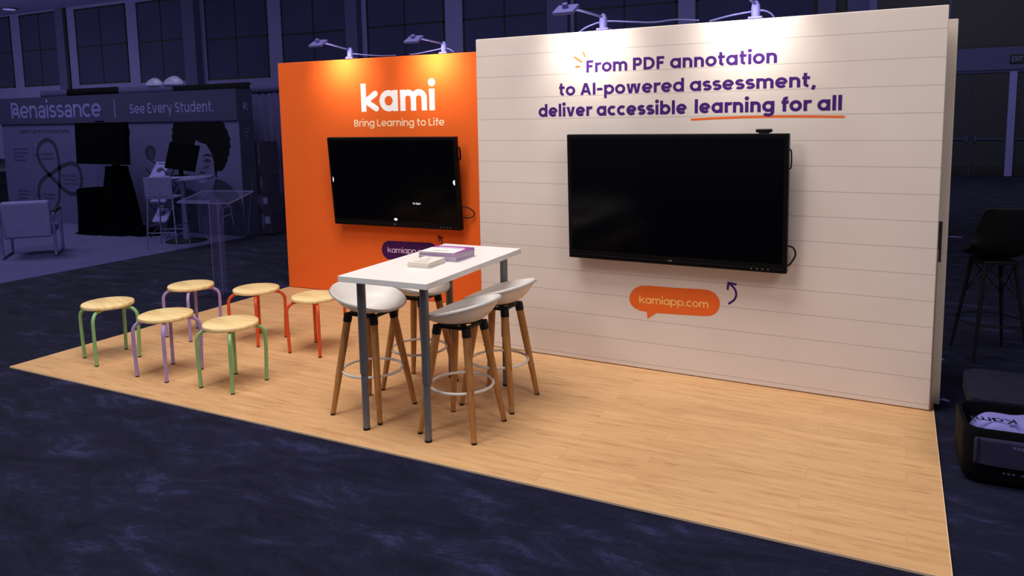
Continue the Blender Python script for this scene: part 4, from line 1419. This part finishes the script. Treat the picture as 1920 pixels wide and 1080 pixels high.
sw, sd, sh_ = .72, .42, .285
rows = []
for (ins, z) in ((.05, .0), (.012, .02), (0, .05), (0, sh_ - .02), (.004, sh_), (.022, sh_), (.024, sh_ - .05), (.026, .06)):
    rows.append([(x, y, z) for x, y in rrect(ins, ins, sw - ins, sd - ins, .07)])
m_ = len(rows[0])
mb = MB().grid(rows, True)
mb.f.append(tuple(range(m_ - 1, -1, -1)))
mb.f.append(tuple((len(rows) - 1) * m_ + k for k in range(m_)))
mb.build('shell', M['case_black'], su)
pk = MB().box(.045, -.022, .115, sw - .05, .004, sh_ - .035).build('front_pocket', M['pocket'], su, bevel=.012, segs=3)
MB().tube(smoothpath([(.062, -.024, .255), (.060, -.026, .16), (.075, -.025, .125), (.30, -.025, .120), (.64, -.025, .12)], 5), .004, 6).build('zip', M['case_lining'], pk)
plain_text('••• ••', .17, .075, .11, .012, M['case_mark'], su, name='small_print', y=-.003)
mbp = MB()
for k in range(7):
    mbp.box(.205 + k * .017, -.0235, .215 - .0012 * k, .217 + k * .017, -.0222, .229 - .0012 * k)
mbp.build('small_print', M['case_mark'], pk, smooth=False)
Tl = Matrix.Translation((.075, sd, sh_ + .004)) @ Matrix.Rotation(math.radians(-86), 4, 'X')
ld = []
for (ins, z) in ((.02, .0), (.0, .02), (0, .13), (.03, .16)):
    ld.append([Tl @ Vector((x, z * .8 - .02, y)) for x, y in rrect(ins, ins, sw - ins, .44 - ins, .07)])
mb = MB().grid(ld, True)
mb.f.append(tuple(range(m_ - 1, -1, -1)))
mb.f.append(tuple(3 * m_ + k for k in range(m_)))
mb.build('lid', M['case_lining'], su)
# white cotton heap inside
rows = []
for j in range(15):
    row = []
    for i in range(25):
        u, v = i / 24, j / 14
        e = min(1, 4 * u * (1 - u) * 2.2) * min(1, 4 * v * (1 - v) * 2.2)
        z = .16 + .115 * e ** .5 + .014 * math.sin(9 * u + 4 * v) * e + .010 * math.sin(17 * u - 9 * v) * e
        row.append((.05 + u * .62, .045 + v * .325, z))
    rows.append(row)
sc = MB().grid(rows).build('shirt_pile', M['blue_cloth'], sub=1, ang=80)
sc.location = (6.345, .93, 0)
sc.rotation_euler = (0, 0, math.radians(2))
sc['kind'] = 'stuff'
tag(sc, 'crumpled pale cotton clothing lying inside the open black suitcase', 'clothing')
Tk = Matrix.Translation((.235, .165, .297)) @ Matrix.Rotation(math.radians(186), 4, 'Z') @ Matrix.Rotation(math.radians(-90), 4, 'X')
gl = MB()
gx = 0
for chh in 'Kami':
    gs, adv = glyph(chh, .24)
    for s in gs:
        if isinstance(s, tuple):
            disc(gl, (gx + s[1][0], s[1][1]), s[2], 0, 1, 0, 0, .048, 0)
        else:
            ribbon(gl, [(gx + a, b) for a, b in s], .24, 0, 1, 0, 0, .048, 0)
    gx += adv + .15
gl.v = [tuple(Tk @ Vector(v)) for v in gl.v]
gl.build('lettering', M['ink_print'], sc, smooth=False)

for (x, y, rz, s, lab) in ((6.335, 3.02, 15, .035, 'tiny pale scrap on the carpet behind the white wall corner'),
                           (6.33, 2.12, -25, .03, 'tiny pale scrap on the carpet behind the open suitcase'),
                           (6.80, 9.37, 4, .10, 'small pale scrap on far navy carpet beyond the black shell chair')):
    o = MB().add([(-s, -s * .5, 0.001), (s, -s * .4, .001), (s * .9, s * .4, .001), (-s * .8, s * .5, .001), (0, 0, .012)],
                 [(0, 1, 4), (1, 2, 4), (2, 3, 4), (3, 0, 4), (3, 2, 1, 0)]).build('paper_scrap', M['blue_paper'], smooth=False)
    o.location = (x, y, 0)
    o.rotation_euler = (0, 0, math.radians(rz))
    tag(o, lab, 'paper scrap')
